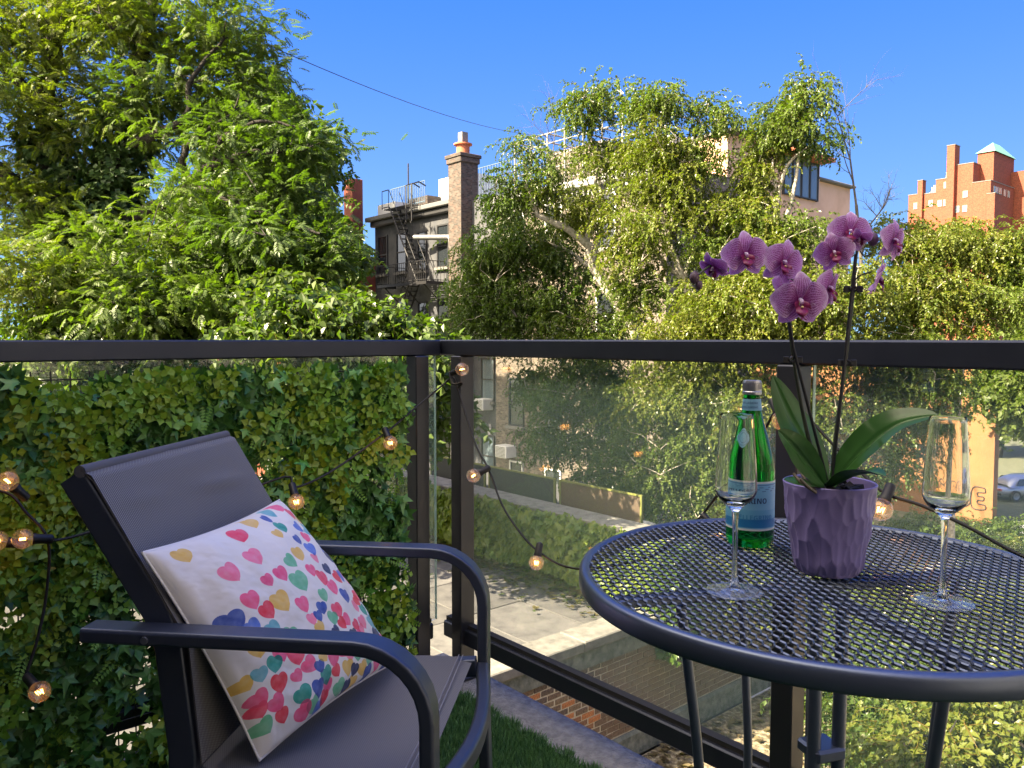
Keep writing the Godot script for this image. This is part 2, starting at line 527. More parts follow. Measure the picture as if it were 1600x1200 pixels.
func build_setting():
	var g := Geo.new()
	g.poly([Vector3(-900, STREET, 900), Vector3(900, STREET, 900), Vector3(900, STREET, -900), Vector3(-900, STREET, -900)], Vector3.UP)
	struct("ground", g, M.ground, "flat earth reaching to the horizon under trees and houses")
	# lower yard: a block of earth at the foot of the brick wall
	g = Geo.new()
	g.box(Vector3(4.0, (YARD + STREET) / 2, -6.3), Vector3(15.9, YARD - STREET, 16.4))
	var y := struct("yard_ground", g, M.dirt, "littered bare earth at the foot of the old brick wall")
	y.position = C
	y.rotation.y = YAW
	# terrace core and its pavers
	g = Geo.new()
	g.box(Vector3(-12.0, (TERRACE + STREET) / 2 - 0.04, 2.25), Vector3(15.3, TERRACE - STREET - 0.06, 17.5))
	var t := struct("terrace_ground", g, M.joint, "grey paved terrace beyond the balcony, above the brick wall")
	t.position = C
	t.rotation.y = YAW
	g = Geo.new()
	g.box(Vector3(-13.6, (TERRACE - 0.6 + STREET) / 2, -10.0), Vector3(12.2, TERRACE - 0.6 - STREET, 6.9))
	var pt := struct("patio_ground", g, M.asphalt, "dark paved patio behind the garden wall")
	pt.position = C
	pt.rotation.y = YAW
	var r := rng(11)
	var pm := []
	for k in 3:
		var b := Geo.new()
		b.box(Vector3.ZERO, Vector3(1.185, 0.06, 0.885), Basis.IDENTITY, 0.008)
		pm.append(b.mesh())
	for a in 8:
		for b in 15:
			var p := part("paver", pm[r.randi() % 3], M.paver[r.randi() % 4], t)
			p.position = Vector3(U0 - 0.36 - 0.6 - a * 1.2, TERRACE - 0.04 + r.randf_range(-0.004, 0.004), -5.62 + b * 0.9)
	# retaining wall
	var rw := thing("retaining_wall", "old brick retaining wall with pale concrete coping below the glass railing", "wall", C, YAW)
	g = Geo.new()
	g.box(Vector3(U0 - 0.19, (TERRACE - 0.3 + YARD) / 2, -1.0), Vector3(0.34, TERRACE - 0.3 - YARD, 23.9))
	part("wall_core", g, M.mortar, rw)
	for k in 9:
		g = Geo.new()
		g.box(Vector3(U0 - 0.15, TERRACE - 0.03, 9.6 - 2.6 * k), Vector3(0.42, 0.12, 2.592), Basis.IDENTITY, 0.012)
		part("coping", g, M.coping, rw)
	g = Geo.new()
	g.box(Vector3(U0 - 0.165, TERRACE - 0.195, -1.0), Vector3(0.37, 0.21, 23.88))
	part("concrete_band", g, M.mossy, rw)
	g = Geo.new()
	g.box(Vector3(U0 - 0.12, YARD + 0.16, -1.0), Vector3(0.30, 0.33, 23.86), Basis.IDENTITY, 0.03)
	part("footing", g, M.mossy, rw)
	var bm := []
	for k in 5:
		var b := Geo.new()
		b.box(Vector3.ZERO, Vector3(0.06, 0.060 + 0.002 * (k % 3), 0.198 - 0.004 * k), Basis.IDENTITY, 0.006)
		bm.append(b.mesh())
	var spots := []
	var rows := int((TERRACE - 0.3 - YARD - 0.3) / 0.0755)
	for row in rows:
		for k in 70:
			var v := 2.2 - k * 0.21 - (0.105 if row % 2 else 0.0)
			spots.append([absf(v + 2.6), row, v])
	spots.sort_custom(func(p, q): return p[0] < q[0])
	var rest := Geo.new()
	for k in spots.size():
		var s: Array = spots[k]
		var pos := Vector3(U0 - 0.043 + r.randf_range(-0.004, 0.005), TERRACE - 0.345 - s[1] * 0.0755 + r.randf_range(-0.002, 0.002), s[2] + r.randf_range(-0.003, 0.003))
		var bas := Basis.from_euler(Vector3(r.randf_range(-0.02, 0.02), r.randf_range(-0.03, 0.03), 0))
		var patch := sin(s[2] * 1.7 + s[1] * 0.23) + sin(s[1] * 0.5 - s[2] * 0.9)
		var which: int = (r.randi() % 3) if patch > 0.2 else 2 + r.randi() % 3
		if r.randf() < 0.03: which = 5
		if k < 300:
			part("brick", bm[r.randi() % 5], M.brick[which], rw, Transform3D(bas, pos))
		else:
			var one := Geo.new()
			one.box(Vector3.ZERO, Vector3(0.06, 0.062, 0.196))
			rest.add(one, Transform3D(bas, pos))
	var o := part("far_bricks", rest, M.brick[2], rw)
	o.set_meta("kind", "stuff")
	# ivy-covered garden wall
	var gw := thing("garden_wall", "low ivy-covered garden wall with a flat concrete coping", "wall", C, YAW)
	g = Geo.new()
	g.box(Vector3(-10.0, TERRACE + 0.4, -6.35), Vector3(12.2, 0.9, 0.3))
	part("wall", g, M.mossy, gw)
	for k in 5:
		g = Geo.new()
		g.box(Vector3(-5.1 - k * 2.4, TERRACE + 0.9, -6.35), Vector3(2.392, 0.1, 0.46), Basis.IDENTITY, 0.012)
		part("coping", g, M.coping, gw)
	var lf := Geo.new()
	for k in 5:
		var a := (k - 2) * 0.62
		lf.leaf(Vector3(0, 0, 0), Vector3(sin(a), -cos(a) * 0.9, 0.12), Vector3(0, 0, 1), 0.06 if k != 2 else 0.075, 0.04, 0.2)
	var xs := []
	var cs := []
	for k in 9000:
		var u := r.randf_range(-15.5, -3.9)
		var h := r.randf_range(0.0, 0.93)
		var out := 0.03 + 0.22 * r.randf() * (0.5 + 0.5 * sin(u * 2.3 + h * 4.0)) + 0.05 * h
		if h > 0.86 and r.randf() < 0.4: continue
		var p := Vector3(u, TERRACE + h + 0.02, -6.2 + out)
		var bas := Basis.from_euler(Vector3(r.randf_range(-1.0, 0.1), r.randf_range(-0.7, 0.7), r.randf_range(-0.8, 0.8))).scaled(Vector3.ONE * r.randf_range(1.0, 1.9))
		xs.append(Transform3D(bas, p))
		var w := r.randf()
		cs.append(Color(0.12 + 0.09 * w, 0.20 + 0.06 * w, 0.03))
	for k in 1600:
		var u := r.randf_range(-4.1, -3.72)
		xs.append(Transform3D(Basis.from_euler(Vector3(r.randf_range(-1, 0.2), r.randf_range(0.4, 2.2), r.randf_range(-1, 1))), Vector3(u, TERRACE + r.randf_range(-0.5, 0.9), r.randf_range(-6.6, -6.0))))
		cs.append(Color(0.09, 0.16, 0.02))
	many("ivy", lf, M.leaf_glossy, xs, cs, gw)
	# weeds and litter along the foot of the garden wall
	xs = []; cs = []
	for k in 2600:
		var u := r.randf_range(-15.5, -4.4)
		var v := -6.15 + absf(r.randfn()) * 0.35
		xs.append(Transform3D(Basis.from_euler(Vector3(r.randf_range(-1.8, -1.0), r.randf() * TAU, r.randf_range(-0.4, 0.4))).scaled(Vector3.ONE * r.randf_range(0.5, 1.1)), Vector3(u, TERRACE + 0.01 + r.randf() * 0.04, v)))
		var w := r.randf()
		cs.append(Color(0.13, 0.10, 0.04).lerp(Color(0.06, 0.10, 0.02), w))
	var wd := many("weeds", lf, M.leaf, xs, cs, self)
	wd.position = C
	wd.rotation.y = YAW
	tag(wd, "weeds and dry leaves along the foot of the ivy wall", "weeds", "", "stuff")
	# litter in the yard
	xs = []; cs = []
	for k in 5000:
		xs.append(Transform3D(Basis.from_euler(Vector3(r.randf_range(-1.9, -1.2), r.randf() * TAU, 0)).scaled(Vector3(1, 1, 1) * r.randf_range(0.6, 1.6)), Vector3(r.randf_range(U0 + 0.1, 3.0), YARD + r.randf() * 0.05, r.randf_range(-9.0, 1.2))))
		var w := r.randf()
		cs.append(Color(0.30, 0.25, 0.15).lerp(Color(0.10, 0.07, 0.035), w))
	var fl := many("fallen_leaves", lf, M.leaf, xs, cs, self)
	fl.position = C
	fl.rotation.y = YAW
	tag(fl, "dry fallen leaves scattered over the bare yard", "fallen leaves", "", "stuff")
	# street beyond the orange wall
	var p0 := Vector3(24.5, 0, -39.4)
	g = Geo.new()
	var dirn := -V
	var road := func(a: float, b: float, yy: float) -> Geo:
		var q := Geo.new()
		q.box(Vector3((a + b) / 2, yy - 0.1, 0), Vector3(b - a, 0.2, 160))
		return q
	var st: Array = [["pavement", 1.2, 3.6, STREET + 0.16, M.kerb, "grey pavement along the orange wall"], ["road", 3.75, 12.6, STREET + 0.02, M.asphalt, "asphalt street past the end of the orange wall"], ["pavement", 12.75, 16.0, STREET + 0.16, M.kerb, "far pavement in front of the iron fence"]]
	for s in st:
		var q := struct(s[0], road.call(s[1], s[2], s[3]), s[4], s[5])
		q.position = p0
		q.rotation.y = YAW
	for s in [[3.6, 3.75], [12.6, 12.75]]:
		var q := struct("kerb", road.call(s[0], s[1], STREET + 0.158), M.stone, "stone kerb edging the asphalt street")
		q.position = p0
		q.rotation.y = YAW
	g = Geo.new()
	g.box(Vector3(8.1, STREET + 0.016, 0), Vector3(0.14, 0.016, 150))
	var ln := struct("road_line", g, M.white_line, "white painted line along the street")
	ln.position = p0
	ln.rotation.y = YAW
	build_fence(p0)
	build_car(p0)

func build_fence(p0: Vector3):
	var f := thing("iron_fence", "black iron railing fence across the street behind the parked car", "fence", p0, YAW)
	var g := Geo.new()
	g.box(Vector3(16.2, STREET + 1.85, 0), Vector3(0.05, 0.06, 40))
	part("rail", g, M.iron, f)
	g = Geo.new()
	g.box(Vector3(16.2, STREET + 0.4, 0), Vector3(0.05, 0.06, 40))
	part("rail", g, M.iron, f)
	g = Geo.new()
	for k in 230:
		g.box(Vector3(16.2, STREET + 1.05, -20 + k * 0.17), Vector3(0.03, 1.9, 0.03))
	var o := part("bars", g, M.iron, f)
	o.set_meta("kind", "stuff")

func build_car(p0: Vector3):
	# the car's length runs along the street; it stands at the far kerb
	var pos := at(1603, 791, 46.0)
	pos.y = STREET + 0.02
	var car := thing("parked_car", "silver grey saloon car parked in the street, cut by the picture edge", "car", pos, deg_to_rad(8))
	var paint := mat(lin(0.42, 0.44, 0.46), 0.25, 0.6)
	paint.clearcoat_enabled = true
	var body := Geo.new()
	var sec := func(s: float, q: float) -> Vector3:      # s along the length, q round the section
		var x := lerpf(-2.3, 2.3, s)
		var low := 0.28
		var top := 0.72 + 0.16 * sin(PI * clampf((s + 0.15) / 1.3, 0, 1))
		var w := 0.88 * pow(maxf(sin(PI * clampf(s * 0.96 + 0.02, 0, 1)), 0.0), 0.18)
		var a: float = TAU * q
		var cz := signf(cos(a)) * pow(absf(cos(a)), 0.35)
		var cy := signf(sin(a)) * pow(absf(sin(a)), 0.5)
		return Vector3(x, lerpf(low, top, 0.5 + 0.5 * cy), w * cz)
	body.grid(30, 28, sec, true)
	part("body", body, paint, car)
	var cab := Geo.new()
	var roof_h := func(s: float) -> float:
		var x := lerpf(-1.7, 1.25, s)
		return 0.80 + 0.66 * pow(maxf(0.0, 1.0 - pow(absf((x + 0.25) / 1.5), 2.6)), 0.75)
	cab.grid(24, 16, func(s, q):
		var x := lerpf(-1.72, 1.3, s)
		var y: float = roof_h.call(s)
		var a: float = PI * q
		var cz := signf(cos(a)) * pow(absf(cos(a)), 0.5)
		var hy := pow(maxf(sin(a), 0.0), 0.6)
		return Vector3(x, lerpf(0.78, y, hy), cz * (0.80 - 0.20 * hy)), true)
	part("roof", cab, paint, car)
	for sd in [-1.0, 1.0]:
		for wn in [[-1.25, -0.42], [-0.34, 0.55]]:
			var gw := Geo.new()
			var a: float = wn[0]
			var b: float = wn[1]
			var za: float = 0.815 * sd
			var zb: float = 0.70 * sd
			var ya := 1.26
			gw.poly([Vector3(a - 0.12, 0.90, za), Vector3(b + (0.30 if b > 0 else 0.0), 0.90, za), Vector3(b, ya, zb), Vector3(a + 0.16, ya, zb)], Vector3(0, 0, sd))
			part("window", gw, M.pane, car)
		for wx in [-1.4, 1.42]:
			var wh := node("wheel", car, Transform3D(Basis.from_euler(Vector3(PI / 2 * sd, 0, 0)), Vector3(wx, 0.32, 0.80 * sd)))
			var ty := Geo.new()
			ty.lathe([Vector2(0.20, -0.09), Vector2(0.30, -0.09), Vector2(0.32, -0.06), Vector2(0.32, 0.09), Vector2(0.29, 0.11), Vector2(0.20, 0.10)], 28)
			part("tyre", ty, M.black, wh)
			var rm := Geo.new()
			rm.lathe([Vector2(0.205, 0.05), Vector2(0.205, 0.095), Vector2(0.18, 0.085), Vector2(0.06, 0.07), Vector2(0.05, 0.10), Vector2(0.0001, 0.10)], 20)
			part("rim", rm, M.metal, wh)
	for e in [-1.0, 1.0]:
		for sd in [-0.6, 0.6]:
			var l := Geo.new()
			l.box(Vector3(2.24 * e, 0.66, sd), Vector3(0.12, 0.14, 0.32), Basis.IDENTITY, 0.03)
			part("headlight" if e > 0 else "tail_light", l, M.bright_pane if e > 0 else mat(lin(0.3, 0.02, 0.02), 0.3), car)
		var bp := Geo.new()
		bp.box(Vector3(2.27 * e, 0.42, 0), Vector3(0.10, 0.16, 1.5), Basis.IDENTITY, 0.04)
		part("bumper", bp, M.trim_dark, car)

# ---------------------------------------------------------------- buildings
func window(parent: Node, x: float, y: float, w: float, h: float, z: float, frame_m: Material, pane_m: Material, sill := true, bars := 1):
	# a sash window set into a recess: x, y is its middle, z the face of the wall
	var f := Geo.new()
	var fw := 0.07
	for s in [-1.0, 1.0]:
		f.box(Vector3(x + s * (w / 2 - fw / 2), y, z + 0.015), Vector3(fw, h, 0.09))
		f.box(Vector3(x, y + s * (h / 2 - fw / 2), z + 0.013), Vector3(w - fw * 2, fw, 0.09))
	for k in bars:
		f.box(Vector3(x, y - h / 2 + h * (k + 1) / (bars + 1), z + 0.01), Vector3(w - fw * 2, 0.06, 0.07))
	var wn := part("window", f, frame_m, parent)
	for k in bars + 1:
		var hh := h / (bars + 1)
		var p := Geo.new()
		p.box(Vector3(x, y - h / 2 + hh * (k + 0.5), z + 0.004), Vector3(w - fw * 2 + 0.01, hh, 0.012))
		part("pane", p, pane_m, wn)
	if sill:
		var s := Geo.new()
		s.box(Vector3(x, y - h / 2 - 0.06, z + 0.07), Vector3(w + 0.16, 0.12, 0.22))
		part("sill", s, M.stone, wn)

func bars_row(g: Geo, a: Vector3, b: Vector3, h: float, step: float, r := 0.02):     # an iron railing: two rails and its bars
	var nn := int((b - a).length() / step)
	for y in [0.08, h]:
		g.tube([a + Vector3(0, y, 0), b + Vector3(0, y, 0)], r * 1.3, 4)
	for k in nn + 1:
		var p := a.lerp(b, float(k) / nn)
		g.tube([p, p + Vector3(0, h, 0)], r, 4)

func build_buildings():
	# grey rendered house with the fire escape; local x runs along the facade to the right, z out of it
	var A0 := Vector3(-7.23, 0, -42.0)
	var a := thing("grey_house", "grey rendered town house with an iron fire escape and tall chimney", "house", A0, YAW)
	var g := Geo.new()
	var top := 7.25
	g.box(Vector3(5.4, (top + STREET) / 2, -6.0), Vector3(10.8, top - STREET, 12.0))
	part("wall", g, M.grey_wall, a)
	g = Geo.new()
	g.box(Vector3(3.75, top + 0.06, -5.8), Vector3(7.9, 0.22, 12.6), Basis.IDENTITY, 0.03)
	part("roof", g, M.roof, a)
	g = Geo.new()
	g.box(Vector3(3.6, top - 0.2, 0.16), Vector3(7.2, 0.28, 0.32), Basis.IDENTITY, 0.05)
	part("cornice", g, M.trim_dark, a)
	for row in 4:
		var y := 5.45 - 3.4 * row
		for x in [0.8, 2.6, 6.2]:
			window(a, x, y, 0.95, 2.0, 0.0, M.trim_dark, M.pane)
		window(a, 4.45, y - 0.1, 0.8, 1.9, 0.0, M.trim_dark, M.pane)
	for row in 4:
		var y := 3.1 - 3.4 * row
		window(a, 9.55, y - 0.4, 0.95, 1.9, 0.0, M.trim_dark, M.bright_pane)
	# chimney
	g = Geo.new()
	g.box(Vector3(7.95, 3.4, 0.15), Vector3(0.95, 11.0, 0.95))
	var ch := part("chimney", g, M.chimney_brick, a)
	g = Geo.new()
	g.box(Vector3(7.95, 9.0, 0.15), Vector3(1.10, 0.24, 1.10), Basis.IDENTITY, 0.03)
	g.box(Vector3(7.95, 9.2, 0.15), Vector3(1.2, 0.16, 1.2), Basis.IDENTITY, 0.02)
	part("cap", g, M.chimney_brick, ch)
	g = Geo.new()
	g.lathe([Vector2(0.30, 9.25), Vector2(0.30, 9.72), Vector2(0.42, 9.74), Vector2(0.42, 9.80), Vector2(0.24, 9.82)], 12, Vector3(7.95, 0, 0.15))
	part("chimney_pot", g, M.terracotta, ch)
	g = Geo.new()
	g.box(Vector3(7.95, 10.05, 0.15), Vector3(0.32, 0.5, 0.32))
	part("flue", g, M.stone, ch)
	# drain pipe and duct
	g = Geo.new()
	g.tube([Vector3(6.95, 6.9, 0.12), Vector3(6.95, STREET, 0.12)], 0.07, 8)
	part("drain_pipe", g, M.stone, a)
	g = Geo.new()
	g.tube([Vector3(4.9, 5.9, 0.75), Vector3(7.0, 5.75, 0.22), Vector3(7.05, 5.3, 0.2)], 0.13, 10)
	part("duct", g, M.metal, a)
	# roof things
	g = Geo.new()
	g.box(Vector3(4.3, top + 1.05, -3.2), Vector3(2.6, 1.9, 2.4))
	part("roof_bulkhead", g, M.white_paint, a)
	g = Geo.new()
	g.box(Vector3(0.9, top + 0.5, -0.6), Vector3(1.7, 0.72, 0.9))
	part("roof_screen", g, M.white_paint, a)
	g = Geo.new()
	g.box(Vector3(2.3, top + 0.62, -1.6), Vector3(1.8, 0.95, 0.9))
	part("roof_hut", g, M.chimney_brick, a)
	g = Geo.new()
	bars_row(g, Vector3(0.0, top + 0.7, -1.0), Vector3(3.2, top + 0.7, -1.0), 1.1, 0.16)
	part("roof_railing", g, mat(lin(0.12, 0.17, 0.22), 0.5, 0.4), a)
	g = Geo.new()
	bars_row(g, Vector3(5.6, top + 0.5, -2.5), Vector3(10.6, top + 0.5, -2.5), 1.7, 0.2)
	part("roof_railing", g, mat(lin(0.12, 0.17, 0.22), 0.5, 0.4), a)
	g = Geo.new()
	g.tube([Vector3(1.7, top, -1.0), Vector3(1.7, top + 2.9, -1.0)], 0.04, 5)
	part("mast", g, M.iron, a)
	# fire escape: two landings, their rails and the stairs
	var lv := [3.75, 0.35, -3.05]
	for k in 3:
		var y: float = lv[k]
		g = Geo.new()
		for s in 9: g.box(Vector3(4.25, y, 0.12 + s * 0.12), Vector3(4.3, 0.03, 0.06))
		g.box(Vector3(4.25, y - 0.06, 1.12), Vector3(4.34, 0.14, 0.05))
		g.box(Vector3(2.12, y - 0.06, 0.6), Vector3(0.05, 0.14, 1.05))
		g.box(Vector3(6.38, y - 0.06, 0.6), Vector3(0.05, 0.14, 1.05))
		for x in [2.5, 4.2, 6.0]: g.tube([Vector3(x, y - 0.05, 1.05), Vector3(x, y - 0.95, 0.02)], 0.03, 4)
		var pf := part("fire_escape_landing", g, M.iron, a)
		g = Geo.new()
		bars_row(g, Vector3(2.12, y, 1.14), Vector3(6.38, y, 1.14), 0.95, 0.17, 0.014)
		bars_row(g, Vector3(2.12, y, 0.1), Vector3(2.12, y, 1.1), 0.95, 0.17, 0.014)
		bars_row(g, Vector3(6.38, y, 0.1), Vector3(6.38, y, 1.1), 0.95, 0.17, 0.014)
		part("railing", g, M.iron, pf)
	for q in [[Vector3(5.6, 3.75, 0.8), Vector3(3.2, 7.5, 0.8)], [Vector3(2.8, 0.4, 0.8), Vector3(4.9, 3.7, 0.8)], [Vector3(5.6, -3.0, 0.8), Vector3(3.5, 0.3, 0.8)]]:
		g = Geo.new()
		var p: Vector3 = q[0]
		var e: Vector3 = q[1]
		for z in [-0.28, 0.28]:
			g.tube([p + Vector3(0, 0, z), e + Vector3(0, 0, z)], 0.045, 4)
			g.tube([p + Vector3(0, 0.8, z), e + Vector3(0, 0.8, z)], 0.022, 4)
		for s in 15:
			g.box(p.lerp(e, (s + 0.5) / 15.0), Vector3(0.22, 0.035, 0.54))
		part("fire_escape_stair", g, M.iron, a)
	g = Geo.new()
	for s in 7: g.box(Vector3(3.6, top + 0.22, 0.1 + s * 0.13), Vector3(2.4, 0.03, 0.07))
	bars_row(g, Vector3(2.4, top + 0.22, 1.0), Vector3(3.0, top + 0.22, 1.0), 0.9, 0.3, 0.02)
	for x in [4.4, 4.9]: g.tube([Vector3(x, top - 0.6, 0.9), Vector3(x, top + 1.15, 0.9), Vector3(x, top + 1.3, 0.5), Vector3(x, top + 1.15, 0.1)], 0.035, 5)
	part("roof_landing", g, M.iron, a)
	air_con(a, 9.55, -5.45 + 0.06, 0.0)
	air_con(a, 9.55, -1.78, 0.0)
	# brick house to its right
	var B0 := A0 + U * 10.82
	var b := thing("brick_house", "brown brick town house with pale framed windows right of the grey one", "house", B0, YAW)
	g = Geo.new()
	g.box(Vector3(4.5, (6.9 + STREET) / 2, -1.9), Vector3(9.0, 6.9 - STREET, 5.0))
	part("wall", g, M.tan_brick, b)
	g = Geo.new()
	g.box(Vector3(4.5, 6.75, 0.75), Vector3(9.1, 0.35, 0.45), Basis.IDENTITY, 0.06)
	for k in 30: g.box(Vector3(0.2 + k * 0.3, 6.45, 0.68), Vector3(0.12, 0.26, 0.26))
	part("cornice", g, M.trim_pale, b)
	window(b, 1.35, -5.25, 0.85, 2.6, 0.6, M.white_paint, M.pane, false, 0)
	window(b, 3.55, -5.15, 0.95, 2.3, 0.6, M.white_paint, M.pane)
	window(b, 6.3, -5.15, 0.95, 2.3, 0.6, M.white_paint, M.pane)
	for row in 3:
		for x in [1.35, 3.55, 6.3]:
			window(b, x, -1.5 + row * 3.4, 0.95, 2.0, 0.6, M.white_paint if row else M.trim_dark, M.pane)
	air_con(b, 1.0, -3.55, 0.6)
	g = Geo.new()
	for k in 9: g.tube([Vector3(0.3 + k * 1.0, 6.9, -0.2), Vector3(0.3 + k * 1.0, 9.3, -0.2)], 0.04, 5)
	for y in [7.4, 7.9, 8.4, 8.9, 9.3]: g.tube([Vector3(0.3, y, -0.2), Vector3(8.3, y, -0.2)], 0.028, 5)
	for k in 9: g.tube([Vector3(0.3 + k * 1.0, 9.3, -0.2), Vector3(0.3 + k * 1.0, 9.3, -3.6)], 0.035, 5)
	part("roof_pergola", g, mat(lin(0.22, 0.21, 0.20), 0.6), b)
	g = Geo.new()
	bars_row(g, Vector3(0.1, 6.9, 0.5), Vector3(8.8, 6.9, 0.5), 1.0, 0.16, 0.014)
	part("roof_railing", g, M.iron, b)
	g = Geo.new()
	g.box(Vector3(2.6, 7.9, -2.6), Vector3(3.2, 2.0, 2.4))
	part("roof_bulkhead", g, M.tan_brick, b)
	# red house behind the left tree, with its stack
	var r0 := A0 - U * 0.03
	var rh := thing("red_house", "brick red house with a tall red stack left of the fire escape", "house", r0, YAW)
	g = Geo.new()
	g.box(Vector3(-14.05, (5.2 + STREET) / 2, -5.3), Vector3(28.0, 5.2 - STREET, 12.4))
	part("wall", g, M.red_wall, rh)
	g = Geo.new()
	g.box(Vector3(-0.62, 4.3, 0.9), Vector3(0.92, 10.2, 0.62), Basis.IDENTITY, 0.02)
	part("chimney", g, M.red_wall, rh)
	for row in 3:
		for k in 8: window(rh, -2.6 - k * 3.2, 3.4 - row * 3.3, 1.0, 1.9, 0.9, M.trim_dark, M.pane)
	g = Geo.new()
	g.box(Vector3(-14.05, 5.3, -5.3), Vector3(28.02, 0.25, 12.7), Basis.IDENTITY, 0.04)
	part("cornice", g, M.stone, rh)
	# small pitched slate roof seen through the foliage
	# tan block: local x runs along its long face to the right and away, z out of it
	var D0 := at(1137, 208, 57.0)
	var dn := thing("tan_block", "salmon rendered block with a glazed bay under its roof", "building", Vector3(D0.x, 0, D0.z), YAW + PI / 2)
	dn.scale = Vector3.ONE * 1.6
	var dh := D0.y / 1.6
	g = Geo.new()
	g.box(Vector3(4.1, (dh + STREET) / 2, -3.2), Vector3(8.2, dh - STREET, 6.4))
	part("wall", g, M.tan_stucco, dn)
	g = Geo.new()
	g.box(Vector3(10.1, (dh - 1.0 + STREET) / 2, -3.4), Vector3(3.78, dh - 1.0 - STREET, 6.3))
	part("wall", g, M.tan_stucco, dn)
	g = Geo.new()
	g.box(Vector3(4.1, dh + 0.09, -3.0), Vector3(8.5, 0.16, 7.0), Basis.IDENTITY, 0.03)
	g.box(Vector3(10.1, dh - 0.93, -3.3), Vector3(4.0, 0.13, 6.7), Basis.IDENTITY, 0.03)
	part("roof", g, M.stone, dn)
	g = Geo.new()
	g.box(Vector3(6.2, dh - 0.2, 0.45), Vector3(3.9, 0.18, 0.9), Basis.IDENTITY, 0.02)
	part("eave", g, M.terracotta, dn)
	for k in 4:
		var p := node("bay_window", dn)
		g = Geo.new()
		g.box(Vector3(5.0 + k * 0.82, dh - 1.25, 0.08), Vector3(0.72, 1.75, 0.04))
		part("pane", g, M.bright_pane, p)
		g = Geo.new()
		for s in [-1, 1]:
			g.box(Vector3(5.0 + k * 0.82 + s * 0.385, dh - 1.25, 0.08), Vector3(0.05, 1.9, 0.14))
			g.box(Vector3(5.0 + k * 0.82, dh - 1.25 + s * 0.9, 0.082), Vector3(0.72, 0.06, 0.14))
		part("frame", g, M.trim_dark, p)
	# white roof terrace in front of the tan block
	g = Geo.new()
	g.box(Vector3(-0.9, dh - 0.85, -4.4), Vector3(1.7, 1.7, 5.5), Basis.IDENTITY, 0.02)
	part("roof_room", g, M.white_paint, dn)
	# orange rendered building whose wall ends at the street
	var E0 := Vector3(23.9, 0, -38.8)
	var e := thing("orange_house", "bright orange rendered wall ending at the street, with graffiti at its foot", "building", E0, YAW)
	g = Geo.new()
	g.box(Vector3(-15.0, (0.4 + STREET) / 2, -0.3), Vector3(30.0, 0.4 - STREET, 0.6))
	part("wall", g, M.stucco, e)
	g = Geo.new()
	g.box(Vector3(-15.0, 0.5, -0.3), Vector3(30.1, 0.25, 0.75), Basis.IDENTITY, 0.03)
	part("parapet", g, M.stone, e)
	graffiti(e)
	# far red brick tower; local x along its lit face, the corner nearest to us at the origin
	build_tower()
	# the sunlit house to the right of the balcony, past the picture's edge: its light falls on all that faces right
	var h := thing("pale_house", "pale brick house to the right of the balcony, catching the sun", "house", W(10.5, -4.0), YAW - PI / 2)
	g = Geo.new()
	g.box(Vector3(0, (9.5 + STREET) / 2, -5.0), Vector3(22.0, 9.5 - STREET, 10.0))
	part("wall", g, M.pale_brick, h)
	g = Geo.new()
	g.box(Vector3(0, 9.6, -4.9), Vector3(22.3, 0.3, 10.4), Basis.IDENTITY, 0.05)
	part("cornice", g, M.stone, h)
	for row in 4:
		for k in 7: window(h, -9.0 + k * 3.0, 5.4 - row * 3.3, 1.0, 1.9, 0.0, M.trim_dark, M.pane)
	# pieces of the neighbour's patio beyond the garden wall
	for k in 3:
		var f := thing("mesh_screen", ["yellow-edged dark mesh panel at the left of its row of three", "yellow-edged dark mesh panel in the middle of its row of three", "yellow-edged brown panel at the right of its row of three"][k], "panel", W(-9.3 + k * 1.75, -6.9, TERRACE), YAW, "mesh panels beyond the garden wall")
		g = Geo.new()
		g.box(Vector3(0, 0.92, 0), Vector3(1.6, 0.62, 0.02))
		part("sheet", g, mat(lin(0.03, 0.034, 0.032), 0.9) if k < 2 else mat(lin(0.08, 0.055, 0.036), 0.9), f)
		g = Geo.new()
		var ye := mat(lin(0.14, 0.15, 0.03), 0.6)
		for s in [-1.0, 1.0]:
			g.box(Vector3(s * 0.81, 0.62, 0.005), Vector3(0.03, 1.24, 0.035))
			g.box(Vector3(0, 0.92 + s * 0.31, 0.005), Vector3(1.6, 0.025, 0.035))
		part("frame", g, ye, f)
	var r := rng(81)
	for k in 4:
		var cv := thing("garden_cover", ["low dark cover over patio furniture nearest the white door", "dark humped cover behind the middle mesh panel", "second dark humped cover, taller, left of the brown panel", "charcoal cover at the right end of the patio row"][k], "cover", W(-10.3 + k * 1.35, -8.4, TERRACE - 0.6), YAW + 0.2 * k, "dark covers on the patio")
		g = Geo.new()
		var hh := 1.05 + 0.22 * (k % 3)
		var ph := r.randf() * 6.0
		g.grid(20, 12, func(s, q):
			var an: float = TAU * s
			var rr: float = sin(PI * 0.5 * q)
			var lump := 1.0 + 0.12 * sin(an * 3 + ph) + 0.05 * sin(an * 9 + q * 7.0)
			return Vector3(cos(an) * 0.6 * rr * lump, hh * (1.0 - pow(q, 3.0)) * (0.9 + 0.1 * sin(an * 2.0 + ph)), -sin(an) * 0.45 * rr * lump), true)
		part("fabric", g, mat(lin(0.03, 0.035, 0.05), 0.85), cv)

func air_con(parent: Node, x: float, y: float, z: float):
	var g := Geo.new()
	g.box(Vector3(x, y, z + 0.3), Vector3(0.72, 0.5, 0.6), Basis.IDENTITY, 0.03)
	var o := part("air_conditioner", g, M.white_paint, parent)
	g = Geo.new()
	for k in 8: g.box(Vector3(x, y - 0.19 + k * 0.055, z + 0.605), Vector3(0.6, 0.02, 0.02))
	part("grille", g, M.stone, o)

